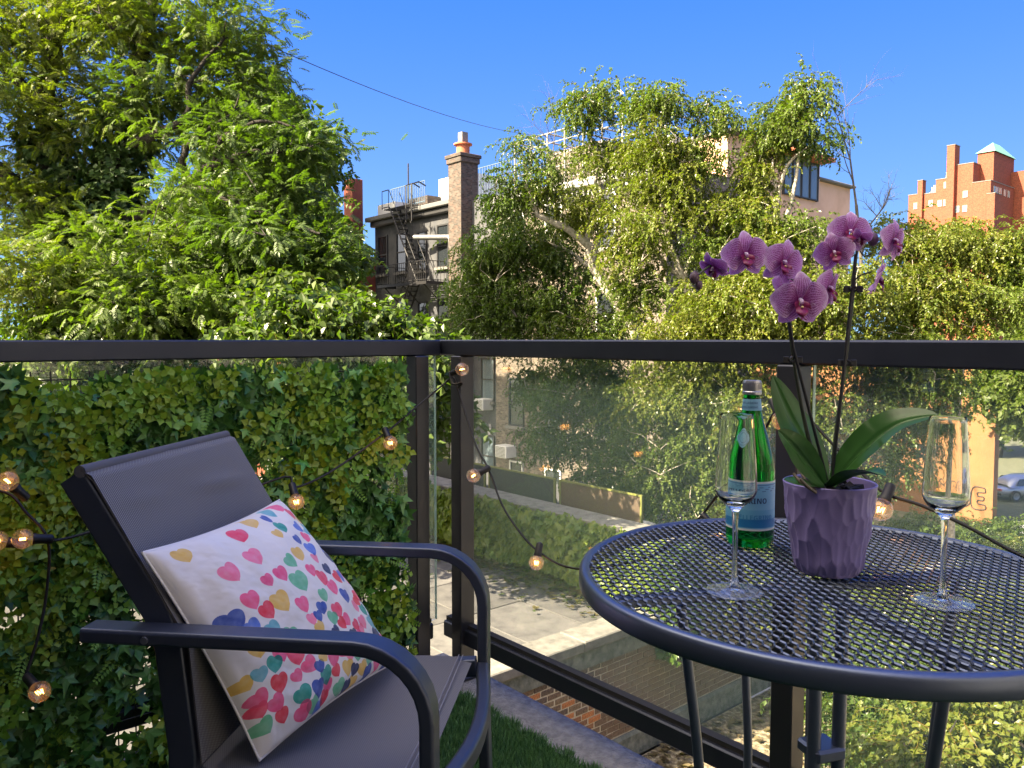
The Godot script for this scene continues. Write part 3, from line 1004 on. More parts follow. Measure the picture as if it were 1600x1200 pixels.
func graffiti(parent: Node):
	var g := Geo.new()
	var ring := func(pts: Array):
		var q := []
		for p in curve(pts, 5): q.append(Vector3(p.x, p.y, 0.02))
		g.tube(q, 0.028, 4)
	var o := Vector3(-3.05, STREET + 0.75, 0)
	var P := func(arr: Array, dx: float) -> Array:
		var out := []
		for k in range(0, arr.size(), 2): out.append(o + Vector3(dx + arr[k], arr[k + 1], 0))
		return out
	# C, O, B, E in rounded outline letters
	ring.call(P.call([0.62, 0.95, 0.30, 1.08, 0.02, 0.75, 0.02, 0.3, 0.30, 0.0, 0.62, 0.12, 0.58, 0.34, 0.32, 0.30, 0.24, 0.55, 0.36, 0.78, 0.60, 0.74, 0.62, 0.95], 0.0))
	ring.call(P.call([0.35, 1.05, 0.04, 0.75, 0.06, 0.25, 0.36, 0.02, 0.66, 0.3, 0.66, 0.8, 0.35, 1.05], 0.66))
	ring.call(P.call([0.36, 0.75, 0.28, 0.5, 0.36, 0.3, 0.44, 0.52, 0.36, 0.75], 0.66))
	ring.call(P.call([0.02, 1.05, 0.02, 0.02, 0.45, 0.04, 0.66, 0.3, 0.45, 0.54, 0.62, 0.78, 0.45, 1.04, 0.02, 1.05], 1.38))
	ring.call(P.call([0.2, 0.85, 0.36, 0.75, 0.2, 0.66], 1.38))
	ring.call(P.call([0.2, 0.4, 0.4, 0.3, 0.2, 0.2], 1.38))
	ring.call(P.call([0.6, 1.08, 0.05, 1.02, 0.03, 0.05, 0.62, 0.0, 0.62, 0.22, 0.3, 0.26, 0.3, 0.42, 0.55, 0.45, 0.55, 0.63, 0.3, 0.64, 0.3, 0.82, 0.62, 0.86, 0.6, 1.08], 2.08))
	part("graffiti", g, M.trim_dark, parent)

func build_tower():
	var d := 150.0
	var k := at(1540, 530, d)
	var t := thing("red_brick_tower", "stepped red brick apartment tower with green hipped roof on the skyline", "tower", Vector3(k.x, 0, k.z), YAW)
	var hy := func(py: float, dd: float) -> float: return 1.073 + (530.0 - py) / 1232.0 * dd
	# along the lit face a pixel column px lies at x (negative), by plane geometry
	var X := func(px: float) -> float:
		var m := (px - 800.0) / 1232.0
		return (m * d - k.x) / (U.x + m * U.z)
	var Z := func(px: float) -> float:         # along the dark face
		var m := (px - 800.0) / 1232.0
		return (m * d - k.x) / (V.x + m * V.z)
	var dep := func(x: float) -> float: return d - U.z * x
	var blk := func(pa: float, pb: float, top: float, z0: float, z1: float, called := "wall", m: Material = M.red_brick):
		var xa: float = X.call(pa)
		var xb: float = X.call(pb)
		var h: float = hy.call(top, dep.call((xa + xb) / 2))
		var g := Geo.new()
		g.box(Vector3((xa + xb) / 2, (h + STREET) / 2, (z0 + z1) / 2), Vector3(xb - xa, h - STREET, z1 - z0))
		part(called, g, m, t)
		g = Geo.new()
		g.box(Vector3((xa + xb) / 2, h + 0.07, (z0 + z1) / 2), Vector3(xb - xa + 0.16, 0.14, z1 - z0 + 0.16))
		part("coping", g, M.stone, t)
	var zr: float = Z.call(1576)
	blk.call(1512, 1540, 287, zr, 0.0)
	blk.call(1486, 1512, 260, zr * 0.5, -0.05)
	blk.call(1455, 1474, 283, zr * 0.5, -0.06)
	blk.call(1437, 1455, 305, zr * 0.5, -0.07)
	blk.call(1413, 1430, 307, zr * 0.5, -0.08)
	blk.call(1429, 1436.5, 286, -1.0, 0.6, "chimney")
	blk.call(1474, 1486, 233, -1.4, 1.0, "chimney")
	blk.call(1541, 1553, 307, -1.2, 2.0)
	# upper tower set back
	var xa: float = X.call(1497)
	var xb: float = X.call(1522)
	var h: float = hy.call(246, d + 6)
	var g := Geo.new()
	g.box(Vector3((xa + xb) / 2 + 1.2, h / 2, -9.0), Vector3(xb - xa, h, 11.0))
	part("upper_wall", g, M.red_brick, t)
	g = Geo.new()
	var c0 := Vector3((xa + xb) / 2 + 1.2, h, -9.0)
	var w := (xb - xa) / 2 + 0.3
	var apex := c0 + Vector3(0, 2.4, 0)
	var q := [c0 + Vector3(-w, 0, 5.8), c0 + Vector3(w, 0, 5.8), c0 + Vector3(w, 0, -5.8), c0 + Vector3(-w, 0, -5.8)]
	g.poly([q[0], q[1], apex + Vector3(0, 0, 2.0)], Vector3(0, 0.4, 1))
	g.poly([q[1], q[2], apex + Vector3(0, 0, -2.0), apex + Vector3(0, 0, 2.0)], Vector3(1, 0.4, 0))
	g.poly([q[3], q[0], apex + Vector3(0, 0, 2.0), apex + Vector3(0, 0, -2.0)], Vector3(-1, 0.4, 0))
	g.poly([q[2], q[3], apex + Vector3(0, 0, -2.0)], Vector3(0, 0.4, -1))
	part("roof", g, M.copper, t)
	blk.call(1494, 1499, 238, -10.0, -8.6, "chimney")
	g = Geo.new()
	var hb: float = hy.call(271, d + 8)
	g.box(Vector3(1.0, hb / 2, -15.0), Vector3(4.5, hb, 4.0))
	g.box(Vector3(2.0, hy.call(262, d + 8) / 2, -15.6), Vector3(1.6, hy.call(262, d + 8), 1.6))
	part("rear_wing", g, M.red_brick, t)
	g = Geo.new()
	var hc: float = hy.call(317, d + 12)
	g.box(Vector3(0.0, hc / 2, zr - 3.6), Vector3(6.0, hc, 7.0))
	part("side_wing", g, M.red_brick, t)
	for s in [[1448, 320], [1462, 320], [1471, 319], [1425, 324], [1489, 329], [1501, 328], [1501, 306], [1471, 292]]:
		window(t, X.call(s[0]), hy.call(s[1], dep.call(X.call(s[0]))), 0.85, 1.25, 0.0, M.trim_pale, M.bright_pane, false)
	for s in [1546, 1550, 1555, 1562, 1568]:
		var wn := node("side_window", t, Transform3D(Basis(Vector3.UP, PI / 2), Vector3(0.0, 0, Z.call(s))))
		var y: float = hy.call(303, d + 4)
		g = Geo.new()
		g.box(Vector3(0, y, 0.02), Vector3(0.7, 1.2, 0.06))
		part("pane", g, M.bright_pane, wn)
		g = Geo.new()
		for e in [-1, 1]: g.box(Vector3(e * 0.4, y, 0.02), Vector3(0.1, 1.3, 0.1))
		part("frame", g, M.white_paint, wn)
	# two arched glasshouses on the steps
	for s in [[1444, 1454, 292, 305], [1467, 1474, 268, 283]]:
		var ax: float = X.call(s[0])
		var bx: float = X.call(s[1])
		var y0: float = hy.call(s[3], dep.call(ax))
		var y1: float = hy.call(s[2], dep.call(ax))
		var gh := Geo.new()
		gh.grid(8, 1, func(p, z): return Vector3(lerpf(ax, bx, 1.0 - cos(p * PI / 2)), y0 + (y1 - y0) * sin(p * PI / 2), -0.6 - z * 2.5))
		gh.poly([Vector3(bx, y0, -0.6), Vector3(bx, y1, -0.6), Vector3(lerpf(ax, bx, 0.3), lerpf(y0, y1, 0.7), -0.6), Vector3(ax, y0, -0.6)], Vector3(0, 0, 1))
		var o := part("glasshouse", gh, M.bright_pane, t)
		var fr := Geo.new()
		for p in 4: fr.tube([Vector3(lerpf(ax, bx, p / 3.0), y0, -0.5), Vector3(lerpf(ax, bx, p / 3.0), lerpf(y0, y1, sqrt(maxf(0.02, 1 - pow(1 - p / 3.0, 2)))), -0.5)], 0.06, 4)
		part("frame", fr, M.white_paint, o)

# ---------------------------------------------------------------- trees
func compound_leaf() -> Geo:          # a feather-like leaf of paired leaflets
	var g := Geo.new()
	g.col = Color(0.6, 0.6, 0.45)
	g.tube([Vector3.ZERO, Vector3(0, 0.02, 0.12), Vector3(0, -0.02, 0.25)], [0.004, 0.003, 0.001], 3, false)
	for k in 6:
		var z := 0.035 + k * 0.038
		var y := 0.02 - 0.05 * pow(k / 6.0, 2)
		for s in [-1.0, 1.0]:
			var w := 0.85 + 0.3 * fposmod(k * 0.37 + s * 0.21, 1.0)
			g.col = Color(w, w, w)
			g.leaf(Vector3(0, y, z), Vector3(s, -0.35 + 0.12 * sin(k * 2.0 + s), 0.55), Vector3(0.25 * sin(k * 3.0), 1, 0.2 * s), 0.105 - 0.006 * absf(k - 2.5), 0.040, 0.2)
	g.leaf(Vector3(0, -0.02, 0.25), Vector3(0, -0.3, 1), Vector3.UP, 0.10, 0.040, 0.2)
	return g

func hanging_twig(r: RandomNumberGenerator, ll := 0.075, lw := 0.05, count := 15, length := 0.42) -> Geo:
	var g := Geo.new()
	g.col = Color(1.2, 0.6, 0.5)
	var pts := [Vector3.ZERO, Vector3(0, -0.03, length * 0.3), Vector3(0, -length * 0.25, length * 0.6), Vector3(0, -length * 0.6, length * 0.75)]
	g.tube(pts, [0.004, 0.003, 0.002, 0.001], 3, false)
	var cv := curve(pts, 5)
	for k in count:
		var p: Vector3 = cv[(k * 15 / count) % cv.size()]
		var w := r.randf_range(0.75, 1.2)
		g.col = Color(w, w, w * r.randf_range(0.8, 1.1))
		var d := Vector3(r.randf_range(-1, 1), r.randf_range(-1.2, 0.25), r.randf_range(-0.5, 1.0))
		g.leaf(p, d, Vector3(r.randf_range(-0.6, 0.6), 1, r.randf_range(-0.6, 0.6)), ll * r.randf_range(0.7, 1.25), lw * r.randf_range(0.8, 1.2), 0.2)
	return g

func broad_twig(r: RandomNumberGenerator) -> Geo:
	return hanging_twig(r, 0.11, 0.075, 12, 0.40)

func facing(d: Vector3, roll: float, size: float) -> Basis:     # local z along d, y as near up as can be
	d = d.normalized()
	var up := Vector3.UP if absf(d.y) < 0.95 else Vector3.RIGHT
	var x := up.cross(d).normalized()
	var y := d.cross(x).normalized()
	return Basis(x, y, d).rotated(d, roll).scaled(Vector3.ONE * size)

# limbs: arrays of points with a start and an end radius. blobs: [centre, radii, clumps, twigs in a clump, colour, colour]
func tree(called: String, label: String, limbs: Array, blobs: Array, twig: Geo, bark: Material, leafm: Material, s: int, spread := 0.42, size := 1.0, group := "", droop := 0.25, steep := 0.5) -> Node3D:
	var r := rng(s)
	var foot: Vector3 = limbs[0][0][0]
	var t := thing(called, label, "tree", foot, 0.0, group)
	var nodes := []
	var g := Geo.new()
	for k in limbs.size():
		var l: Array = limbs[k]
		var pts := curve(l[0], 5)
		for q in range(1, pts.size() - 1): pts[q] += rv(r) * l[1] * 0.25
		for p in pts: nodes.append(p)
		var loc := []
		for p in pts: loc.append(p - foot)
		if k == 0:
			var tg := Geo.new()
			tg.tube(loc, taper(loc.size(), l[1], l[2]), 10)
			part("trunk", tg, bark, t)
		else:
			g.tube(loc, taper(loc.size(), l[1], l[2]), 7)
	var xs := []
	var cs := []
	for b in blobs:
		var rad: Vector3 = b[1]
		for k in b[2]:
			var q := rv(r)
			var f := pow(r.randf(), 0.45)
			var ctr: Vector3 = b[0] + Vector3(q.x * rad.x, q.y * rad.y, q.z * rad.z) * f
			var near: Vector3 = nodes[0]
			var best := 1e9
			for n in nodes:
				var dd: float = n.distance_to(ctr) + (0.8 if n.y > ctr.y else 0.0)
				if dd < best:
					best = dd; near = n
			var mid := near.lerp(ctr, 0.55) + Vector3(0, best * 0.08, 0) + rv(r) * best * 0.07
			g.tube([near - foot, near.lerp(mid, 0.5) - foot + rv(r) * best * 0.03, mid - foot, ctr - foot], [0.012, 0.010, 0.007, 0.004], 3, false)
			var sp: float = spread * r.randf_range(0.7, 1.3)
			var shade := r.randf()
			var dirn := (ctr - near).normalized()
			nodes.append(ctr)
			for w in b[3]:
				var off := Vector3(r.randfn() * sp, r.randfn() * sp * 0.6, r.randfn() * sp) * 0.62
				var d := (rv(r) * 0.8 + off.normalized() * 0.7 + dirn * 0.4)
				d.y = d.y * steep - droop
				xs.append(Transform3D(facing(d, r.randf_range(-0.6, 0.6), size * r.randf_range(0.75, 1.25)), ctr + off - foot))
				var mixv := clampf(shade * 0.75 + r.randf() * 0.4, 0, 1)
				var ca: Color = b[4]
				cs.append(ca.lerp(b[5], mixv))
	var br := part("branches", g, bark, t)
	br.set_meta("kind", "stuff")
	many("crown", twig, leafm, xs, cs, t)
	return t

func blob(px: float, py: float, rx: float, ry: float, d: float, dr: float, clumps: int, twigs: int, a: Color, b: Color) -> Array:
	return [at(px, py, d), Vector3(rx * d / 1232.0, ry * d / 1232.0, dr), clumps, twigs, a, b]

func path(pts: Array, d0: float) -> Array:       # [px, py] pairs (or [px, py, depth]) into points
	var out := []
	for p in pts: out.append(at(p[0], p[1], p[2] if p.size() > 2 else d0))
	return out

func bare(g: Geo, r: RandomNumberGenerator, p: Vector3, d: Vector3, length: float, rad: float, depth: int):
	var pts := [p]
	var q := p
	var dd := d.normalized()
	for k in 4:
		dd = (dd + rv(r) * 0.16 + Vector3(0, 0.04, 0)).normalized()
		q += dd * length / 4.0
		pts.append(q)
	g.tube(pts, taper(5, rad, rad * 0.45), 5 if depth > 1 else 3, false)
	if depth <= 0: return
	for k in range(1, 5):
		for s in (2 if depth > 1 else 1):
			if r.randf() < 0.82:
				var sd := (dd + rv(r) * 0.95).normalized()
				bare(g, r, pts[k], sd, length * r.randf_range(0.35, 0.62), rad * (0.62 - 0.06 * k), depth - 1)

func build_trees():
	var r := rng(5)
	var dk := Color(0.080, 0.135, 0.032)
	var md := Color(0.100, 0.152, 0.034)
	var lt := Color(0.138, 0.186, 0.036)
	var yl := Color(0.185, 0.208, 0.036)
	# the big feather-leaved tree at the left, seen against the light
	var limbs := [
		[[at(120, 700, 12.5) * Vector3(1, 0, 1) + Vector3(0, TERRACE, 0), at(112, 480, 12.5), at(95, 330, 12.5), at(75, 180, 12.6), at(90, 20, 12.6), at(120, -200, 12.7)], 0.27, 0.08],
		[path([[130, 520, 12.5], [165, 420, 12.4], [170, 330, 12.3], [190, 240, 12.2], [215, 130, 12.2], [240, 0, 12.2], [300, -160, 12.2]], 12), 0.20, 0.05],
		[path([[172, 350, 12.3], [230, 330, 12.0], [290, 290, 11.3], [335, 255, 11.0], [400, 240, 10.8], [480, 232, 10.8]], 12), 0.12, 0.02],
		[path([[290, 290, 11.3], [288, 240, 11.1], [320, 205, 11.0], [360, 180, 11.0]], 12), 0.06, 0.015],
		[path([[195, 230, 12.0], [240, 210, 11.6], [290, 180, 11.2], [300, 120, 11.2], [350, 60, 11.4]], 12), 0.08, 0.02],
		[path([[335, 255, 11.0], [350, 215, 10.8], [410, 190, 10.8], [470, 200, 10.8]], 12), 0.05, 0.012],
		[path([[300, 285, 11.3], [390, 325, 10.8], [440, 345, 10.6], [500, 365, 10.6]], 12), 0.07, 0.015],
		[path([[80, 200, 12.6], [20, 120, 12.8], [-80, 20, 13.0], [-200, -60, 13.0]], 12), 0.12, 0.03],
		[path([[100, 350, 12.5], [-40, 240, 12.2], [-160, 150, 12.0], [-260, 80, 11.5]], 12), 0.16, 0.04],
	]
	var bl := [
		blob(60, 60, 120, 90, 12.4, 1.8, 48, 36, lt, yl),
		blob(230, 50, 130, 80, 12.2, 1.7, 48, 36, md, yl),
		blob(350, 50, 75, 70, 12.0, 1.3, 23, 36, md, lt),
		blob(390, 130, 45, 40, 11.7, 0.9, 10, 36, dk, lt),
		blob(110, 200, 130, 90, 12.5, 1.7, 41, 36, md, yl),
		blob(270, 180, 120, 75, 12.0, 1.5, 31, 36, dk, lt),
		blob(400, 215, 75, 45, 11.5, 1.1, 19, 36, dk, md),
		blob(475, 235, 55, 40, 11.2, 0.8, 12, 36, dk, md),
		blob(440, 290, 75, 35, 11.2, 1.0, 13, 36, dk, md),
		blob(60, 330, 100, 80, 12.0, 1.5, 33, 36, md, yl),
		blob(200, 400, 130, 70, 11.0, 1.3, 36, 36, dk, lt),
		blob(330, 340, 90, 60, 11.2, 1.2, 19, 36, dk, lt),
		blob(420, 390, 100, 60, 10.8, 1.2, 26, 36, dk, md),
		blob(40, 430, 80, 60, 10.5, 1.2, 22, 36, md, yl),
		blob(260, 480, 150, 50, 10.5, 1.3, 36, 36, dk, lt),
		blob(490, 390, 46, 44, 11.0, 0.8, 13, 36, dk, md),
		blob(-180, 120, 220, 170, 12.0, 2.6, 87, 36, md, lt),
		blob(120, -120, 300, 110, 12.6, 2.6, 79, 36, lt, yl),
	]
	tree("feather_leaved_tree", "big feather-leaved tree with ivy-dark trunks filling the left of the sky", limbs, bl, compound_leaf(), M.bark_dark, M.leaf, 101, 0.34, 0.64, "", 0.12, 0.85)
	# ivy on its two trunks
	var iv := Geo.new()
	for k in 6:
		iv.leaf(Vector3(0, 0, 0), Vector3(r.randf_range(-1, 1), r.randf_range(-1, 0.2), r.randf_range(0, 0.5)), Vector3(0, 0.2, 1), 0.10, 0.085, 0.15)
	var xs := []
	var cs := []
	for l in [0, 1]:
		var pts := curve(limbs[l][0], 30)
		for p in pts:
			if p.y > 4.6: continue
			for k in 15:
				var a := r.randf() * TAU
				var rr := 0.22 + 0.30 * r.randf() * (1.3 if p.y < 2.0 else 1.0)
				xs.append(Transform3D(Basis.from_euler(Vector3(r.randf_range(-0.8, 0.2), a, 0)), p + Vector3(sin(a) * rr, r.randf_range(-0.25, 0.25), cos(a) * rr)))
				cs.append(Color(0.05, 0.095, 0.025).lerp(Color(0.08, 0.13, 0.03), r.randf()))
	var ivt := many("climbing_ivy", iv, M.ivy, xs, cs, self)
	tag(ivt, "dark climbing ivy clothing the two trunks of the big left tree", "ivy", "", "stuff")
	# bushes in its shade
	var bw := broad_twig(r)
	shrub("shady_bush", "dense dark green bush just above the left railing's end", path([[600, 760, 10.0], [590, 580, 10.0], [560, 520, 10.0]], 10), [blob(535, 515, 52, 34, 10.0, 0.6, 26, 16, dk, md), blob(470, 500, 90, 55, 9.8, 0.9, 36, 16, dk, lt), blob(630, 560, 55, 50, 10.0, 0.7, 22, 16, dk, md), blob(600, 640, 110, 80, 10.2, 0.9, 40, 14, dk, md)], bw, 103)
	shrub("shady_bush", "wide mid-green bush under the big feather-leaved tree", path([[380, 720, 11.6], [385, 560, 11.6], [390, 470, 11.6]], 11), [blob(390, 450, 110, 60, 11.8, 0.9, 40, 16, dk, md), blob(300, 520, 120, 60, 11.4, 0.9, 36, 16, dk, lt), blob(140, 520, 140, 50, 10.8, 0.9, 40, 16, dk, lt), blob(200, 640, 250, 70, 11.0, 0.8, 50, 14, dk, md), blob(430, 640, 120, 70, 11.2, 0.8, 34, 14, dk, md)], bw, 104)
	# pale-barked trees
	var tw := hanging_twig(r, 0.052, 0.034, 17, 0.30)
	limbs = [
		[[at(1010, 900, 15.5), at(992, 530, 15.2), at(960, 470, 15), at(925, 415, 15), at(918, 370, 15), at(930, 300, 15), at(932, 220, 15)], 0.115, 0.020],
		[path([[922, 385, 15], [880, 355, 14.8], [840, 335, 14.7], [825, 290, 14.6], [820, 255, 14.6]], 15), 0.08, 0.02],
		[path([[925, 410, 15], [938, 360, 15.2], [940, 300, 15.2], [920, 200, 15.2]], 15), 0.07, 0.02],
		[path([[960, 470, 15], [1000, 455, 14.7], [1045, 460, 14.5]], 15), 0.04, 0.015],
		[path([[940, 440, 15], [900, 400, 15.4], [860, 380, 15.6]], 15), 0.05, 0.015],
	]
	bl = [
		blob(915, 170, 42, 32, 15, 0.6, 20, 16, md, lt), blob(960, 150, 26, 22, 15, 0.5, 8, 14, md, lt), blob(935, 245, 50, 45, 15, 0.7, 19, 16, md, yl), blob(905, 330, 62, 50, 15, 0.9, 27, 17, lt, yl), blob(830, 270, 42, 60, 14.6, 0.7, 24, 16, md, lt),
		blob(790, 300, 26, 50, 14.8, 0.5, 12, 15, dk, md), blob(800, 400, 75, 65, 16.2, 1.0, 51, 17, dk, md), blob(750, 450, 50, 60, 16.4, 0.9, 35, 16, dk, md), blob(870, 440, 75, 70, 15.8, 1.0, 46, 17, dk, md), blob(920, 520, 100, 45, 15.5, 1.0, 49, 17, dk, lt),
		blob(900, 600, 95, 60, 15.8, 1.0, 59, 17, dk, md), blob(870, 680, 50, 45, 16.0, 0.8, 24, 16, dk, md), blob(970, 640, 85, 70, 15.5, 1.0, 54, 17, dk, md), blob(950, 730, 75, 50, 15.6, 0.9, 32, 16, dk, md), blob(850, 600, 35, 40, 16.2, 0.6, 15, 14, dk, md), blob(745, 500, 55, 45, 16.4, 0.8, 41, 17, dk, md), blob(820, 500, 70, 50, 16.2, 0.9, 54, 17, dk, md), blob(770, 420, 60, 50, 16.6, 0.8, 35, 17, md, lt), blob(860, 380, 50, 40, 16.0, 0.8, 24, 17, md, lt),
	]
	tree("pale_barked_tree", "pale-barked tree with a kinked white limb in front of the brick house", limbs, bl, tw, M.bark_pale, M.leaf_glossy, 110, 0.24, 1.0, "pale-barked garden trees")
	limbs = [
		[[at(1110, 900, 14.4), at(1095, 560, 14.2), at(1085, 480, 14), at(1060, 420, 14), at(1040, 360, 14), at(1034, 300, 14), at(1030, 210, 14)], 0.101, 0.020],
		[path([[1045, 380, 14], [1052, 330, 13.8], [1060, 270, 13.8], [1100, 200, 13.8]], 14), 0.05, 0.015],
		[path([[1070, 440, 14], [1030, 400, 14.2], [1005, 350, 14.2]], 14), 0.05, 0.015],
		[path([[1088, 490, 14], [1120, 440, 13.8], [1150, 390, 13.8]], 14), 0.05, 0.015],
		[path([[1070, 440, 14], [1082, 390, 13.9], [1110, 350, 13.9]], 14), 0.04, 0.015],
	]
	bl = [
		blob(1020, 160, 46, 28, 14, 0.6, 20, 16, md, lt), blob(1030, 220, 62, 40, 14, 0.8, 27, 16, md, yl), blob(1110, 185, 34, 36, 13.9, 0.5, 14, 15, md, lt), blob(1095, 240, 45, 40, 13.9, 0.7, 16, 15, md, lt), blob(1020, 290, 60, 50, 14, 0.9, 27, 17, lt, yl), blob(1085, 320, 65, 50, 14, 0.9, 27, 17, lt, yl),
		blob(985, 370, 55, 60, 14, 0.9, 30, 17, lt, yl), blob(1120, 390, 60, 50, 13.9, 0.8, 27, 17, md, lt), blob(1150, 350, 40, 45, 13.9, 0.6, 16, 16, md, lt), blob(1000, 450, 50, 50, 14.3, 0.8, 22, 16, md, lt), blob(1130, 480, 85, 50, 13.2, 0.9, 49, 17, lt, yl), blob(1060, 530, 70, 45, 13.4, 0.9, 38, 17, lt, yl),
		blob(1060, 620, 85, 60, 13.6, 0.9, 51, 17, md, yl), blob(1050, 700, 85, 55, 13.8, 0.9, 41, 17, dk, lt), blob(1130, 640, 75, 70, 13.4, 0.9, 49, 17, md, lt), blob(1090, 770, 110, 50, 13.8, 0.9, 43, 17, dk, lt), blob(980, 780, 60, 40, 14.6, 0.8, 22, 16, dk, md),
	]
	tree("pale_barked_tree", "tallest yellow-green pale-barked tree at the middle of the garden", limbs, bl, tw, M.bark_pale, M.leaf_glossy, 111, 0.24, 1.0, "pale-barked garden trees")
	limbs = [
		[[at(1235, 900, 14.0), at(1225, 520, 13.8), at(1218, 420, 13.7), at(1212, 330, 13.6), at(1208, 250, 13.6)], 0.079, 0.020],
		[path([[1216, 380, 13.7], [1235, 320, 13.6], [1248, 250, 13.5], [1252, 160, 13.5]], 14), 0.05, 0.012],
		[path([[1218, 420, 13.7], [1200, 340, 13.8], [1195, 270, 13.8], [1180, 230, 13.8]], 14), 0.04, 0.012],
		[path([[1212, 330, 13.6], [1230, 260, 13.5], [1275, 220, 13.4]], 14), 0.04, 0.012],
		[path([[1222, 480, 13.8], [1160, 430, 14], [1140, 400, 14]], 14), 0.05, 0.015],
	]
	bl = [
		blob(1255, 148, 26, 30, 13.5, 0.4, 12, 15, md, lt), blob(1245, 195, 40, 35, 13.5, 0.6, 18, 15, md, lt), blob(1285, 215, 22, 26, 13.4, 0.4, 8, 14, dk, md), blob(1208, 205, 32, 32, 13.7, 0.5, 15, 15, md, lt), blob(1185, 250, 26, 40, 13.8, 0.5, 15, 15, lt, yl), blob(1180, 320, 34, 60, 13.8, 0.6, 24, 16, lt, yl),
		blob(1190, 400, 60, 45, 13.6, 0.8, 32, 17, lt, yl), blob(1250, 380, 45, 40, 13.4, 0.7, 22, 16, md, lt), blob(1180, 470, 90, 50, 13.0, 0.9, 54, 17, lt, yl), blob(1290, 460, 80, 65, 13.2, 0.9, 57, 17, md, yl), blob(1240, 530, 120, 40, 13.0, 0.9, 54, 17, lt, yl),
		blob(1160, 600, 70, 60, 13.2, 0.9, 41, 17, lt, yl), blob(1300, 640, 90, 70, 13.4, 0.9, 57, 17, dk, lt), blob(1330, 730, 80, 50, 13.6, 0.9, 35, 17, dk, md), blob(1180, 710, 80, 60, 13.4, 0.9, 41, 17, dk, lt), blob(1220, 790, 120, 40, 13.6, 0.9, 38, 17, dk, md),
	]
	tree("pale_barked_tree", "slender pale-barked tree topped by a narrow tuft in front of the salmon block", limbs, bl, tw, M.bark_pale, M.leaf_glossy, 112, 0.24, 1.0, "pale-barked garden trees")
	limbs = [
		[[at(1480, 900, 14.6), at(1500, 560, 14.4), at(1530, 490, 14.3), at(1555, 430, 14.2), at(1580, 370, 14.2)], 0.094, 0.020],
		[path([[1515, 520, 14.4], [1522, 440, 14.4], [1530, 370, 14.4]], 14), 0.05, 0.015],
		[path([[1500, 560, 14.4], [1490, 470, 14.6], [1450, 400, 14.6]], 14), 0.05, 0.015],
		[path([[1540, 470, 14.3], [1590, 430, 14.0], [1650, 380, 14.0]], 14), 0.06, 0.015],
	]
	bl = [
		blob(1420, 375, 55, 38, 14.4, 0.8, 32, 17, lt, yl), blob(1490, 380, 60, 42, 14.4, 0.8, 35, 17, lt, yl), blob(1555, 390, 60, 50, 14.3, 0.8, 35, 17, lt, yl), blob(1400, 450, 60, 55, 14.0, 0.9, 43, 17, md, yl), blob(1470, 470, 70, 60, 14.0, 0.9, 49, 17, lt, yl), blob(1560, 462, 70, 42, 13.9, 0.9, 35, 17, md, lt),
		blob(1620, 420, 60, 60, 13.8, 0.9, 35, 17, dk, lt), blob(1400, 540, 70, 50, 13.8, 0.9, 41, 17, md, lt), blob(1405, 610, 70, 55, 14.0, 0.9, 43, 17, dk, lt), blob(1462, 585, 38, 36, 14.2, 0.5, 18, 16, dk, md), blob(1450, 650, 40, 40, 14.2, 0.5, 15, 16, dk, md), blob(1410, 700, 36, 45, 14.2, 0.5, 14, 16, dk, md),
	]
	tree("pale_barked_tree", "wide yellow-green tree at the right, its sprays hanging over the orange wall", limbs, bl, tw, M.bark_pale, M.leaf_glossy, 113, 0.24, 1.0, "pale-barked garden trees")
	# bare dead trees
	var dead := [
		["bare_tree", "bare dead branching top beside the slender tree's tuft", [[1350, 520, 13.9], [1345, 400, 13.9], [1338, 320, 13.9]], Vector3(-0.02, 1, 0), 1.6, 0.026, 3, 71],
		["bare_tree", "bare dead branch leaning right against the sky under the red tower", [[1335, 500, 14.4], [1345, 400, 14.4], [1360, 350, 14.4]], Vector3(0.55, 0.6, 0), 0.75, 0.02, 3, 72],
		["bare_tree", "bare thin dead top above the kinked white limb", [[880, 470, 16], [872, 350, 16], [866, 290, 16]], Vector3(-0.25, 1, 0), 1.15, 0.02, 3, 73],
	]
	for q in dead:
		var rr := rng(q[7])
		var pts := path(q[2], 14)
		var o := thing(q[0], q[1], "tree", pts[0], 0.0, "bare dead trees")
		var loc := []
		for p in pts: loc.append(p - pts[0])
		var g := Geo.new()
		g.tube(loc, taper(3, q[5] * 1.3, q[5]), 6)
		part("trunk", g, M.bark_grey, o)
		g = Geo.new()
		bare(g, rr, loc[2], q[3], q[4], q[5] * 0.8, q[6])
		var b2 := part("branches", g, M.bark_grey, o)
		b2.set_meta("kind", "stuff")
	# street tree past the orange wall
	var sw := broad_twig(r)
	limbs = [[[Vector3(at(1650, 700, 36).x, STREET, at(1650, 700, 36).z), at(1648, 720, 36), at(1640, 600, 36), at(1635, 480, 36)], 0.22, 0.06], [path([[1642, 660, 36], [1600, 620, 35.5], [1575, 590, 35]], 36), 0.08, 0.03]]
	bl = [blob(1605, 600, 42, 60, 35.5, 1.6, 60, 20, md, lt), blob(1640, 560, 60, 70, 36, 2.0, 60, 20, md, lt), blob(1650, 470, 60, 60, 36, 2.0, 40, 20, md, lt)]
	tree("street_tree", "fresh green street tree past the end of the orange wall", limbs, bl, sw, M.bark_dark, M.leaf, 114, 0.7, 2.2)
	limbs = [[[Vector3(at(380, 700, 37).x, STREET, at(380, 700, 37).z), at(385, 520, 37), at(390, 400, 37), at(395, 300, 37)], 0.3, 0.06]]
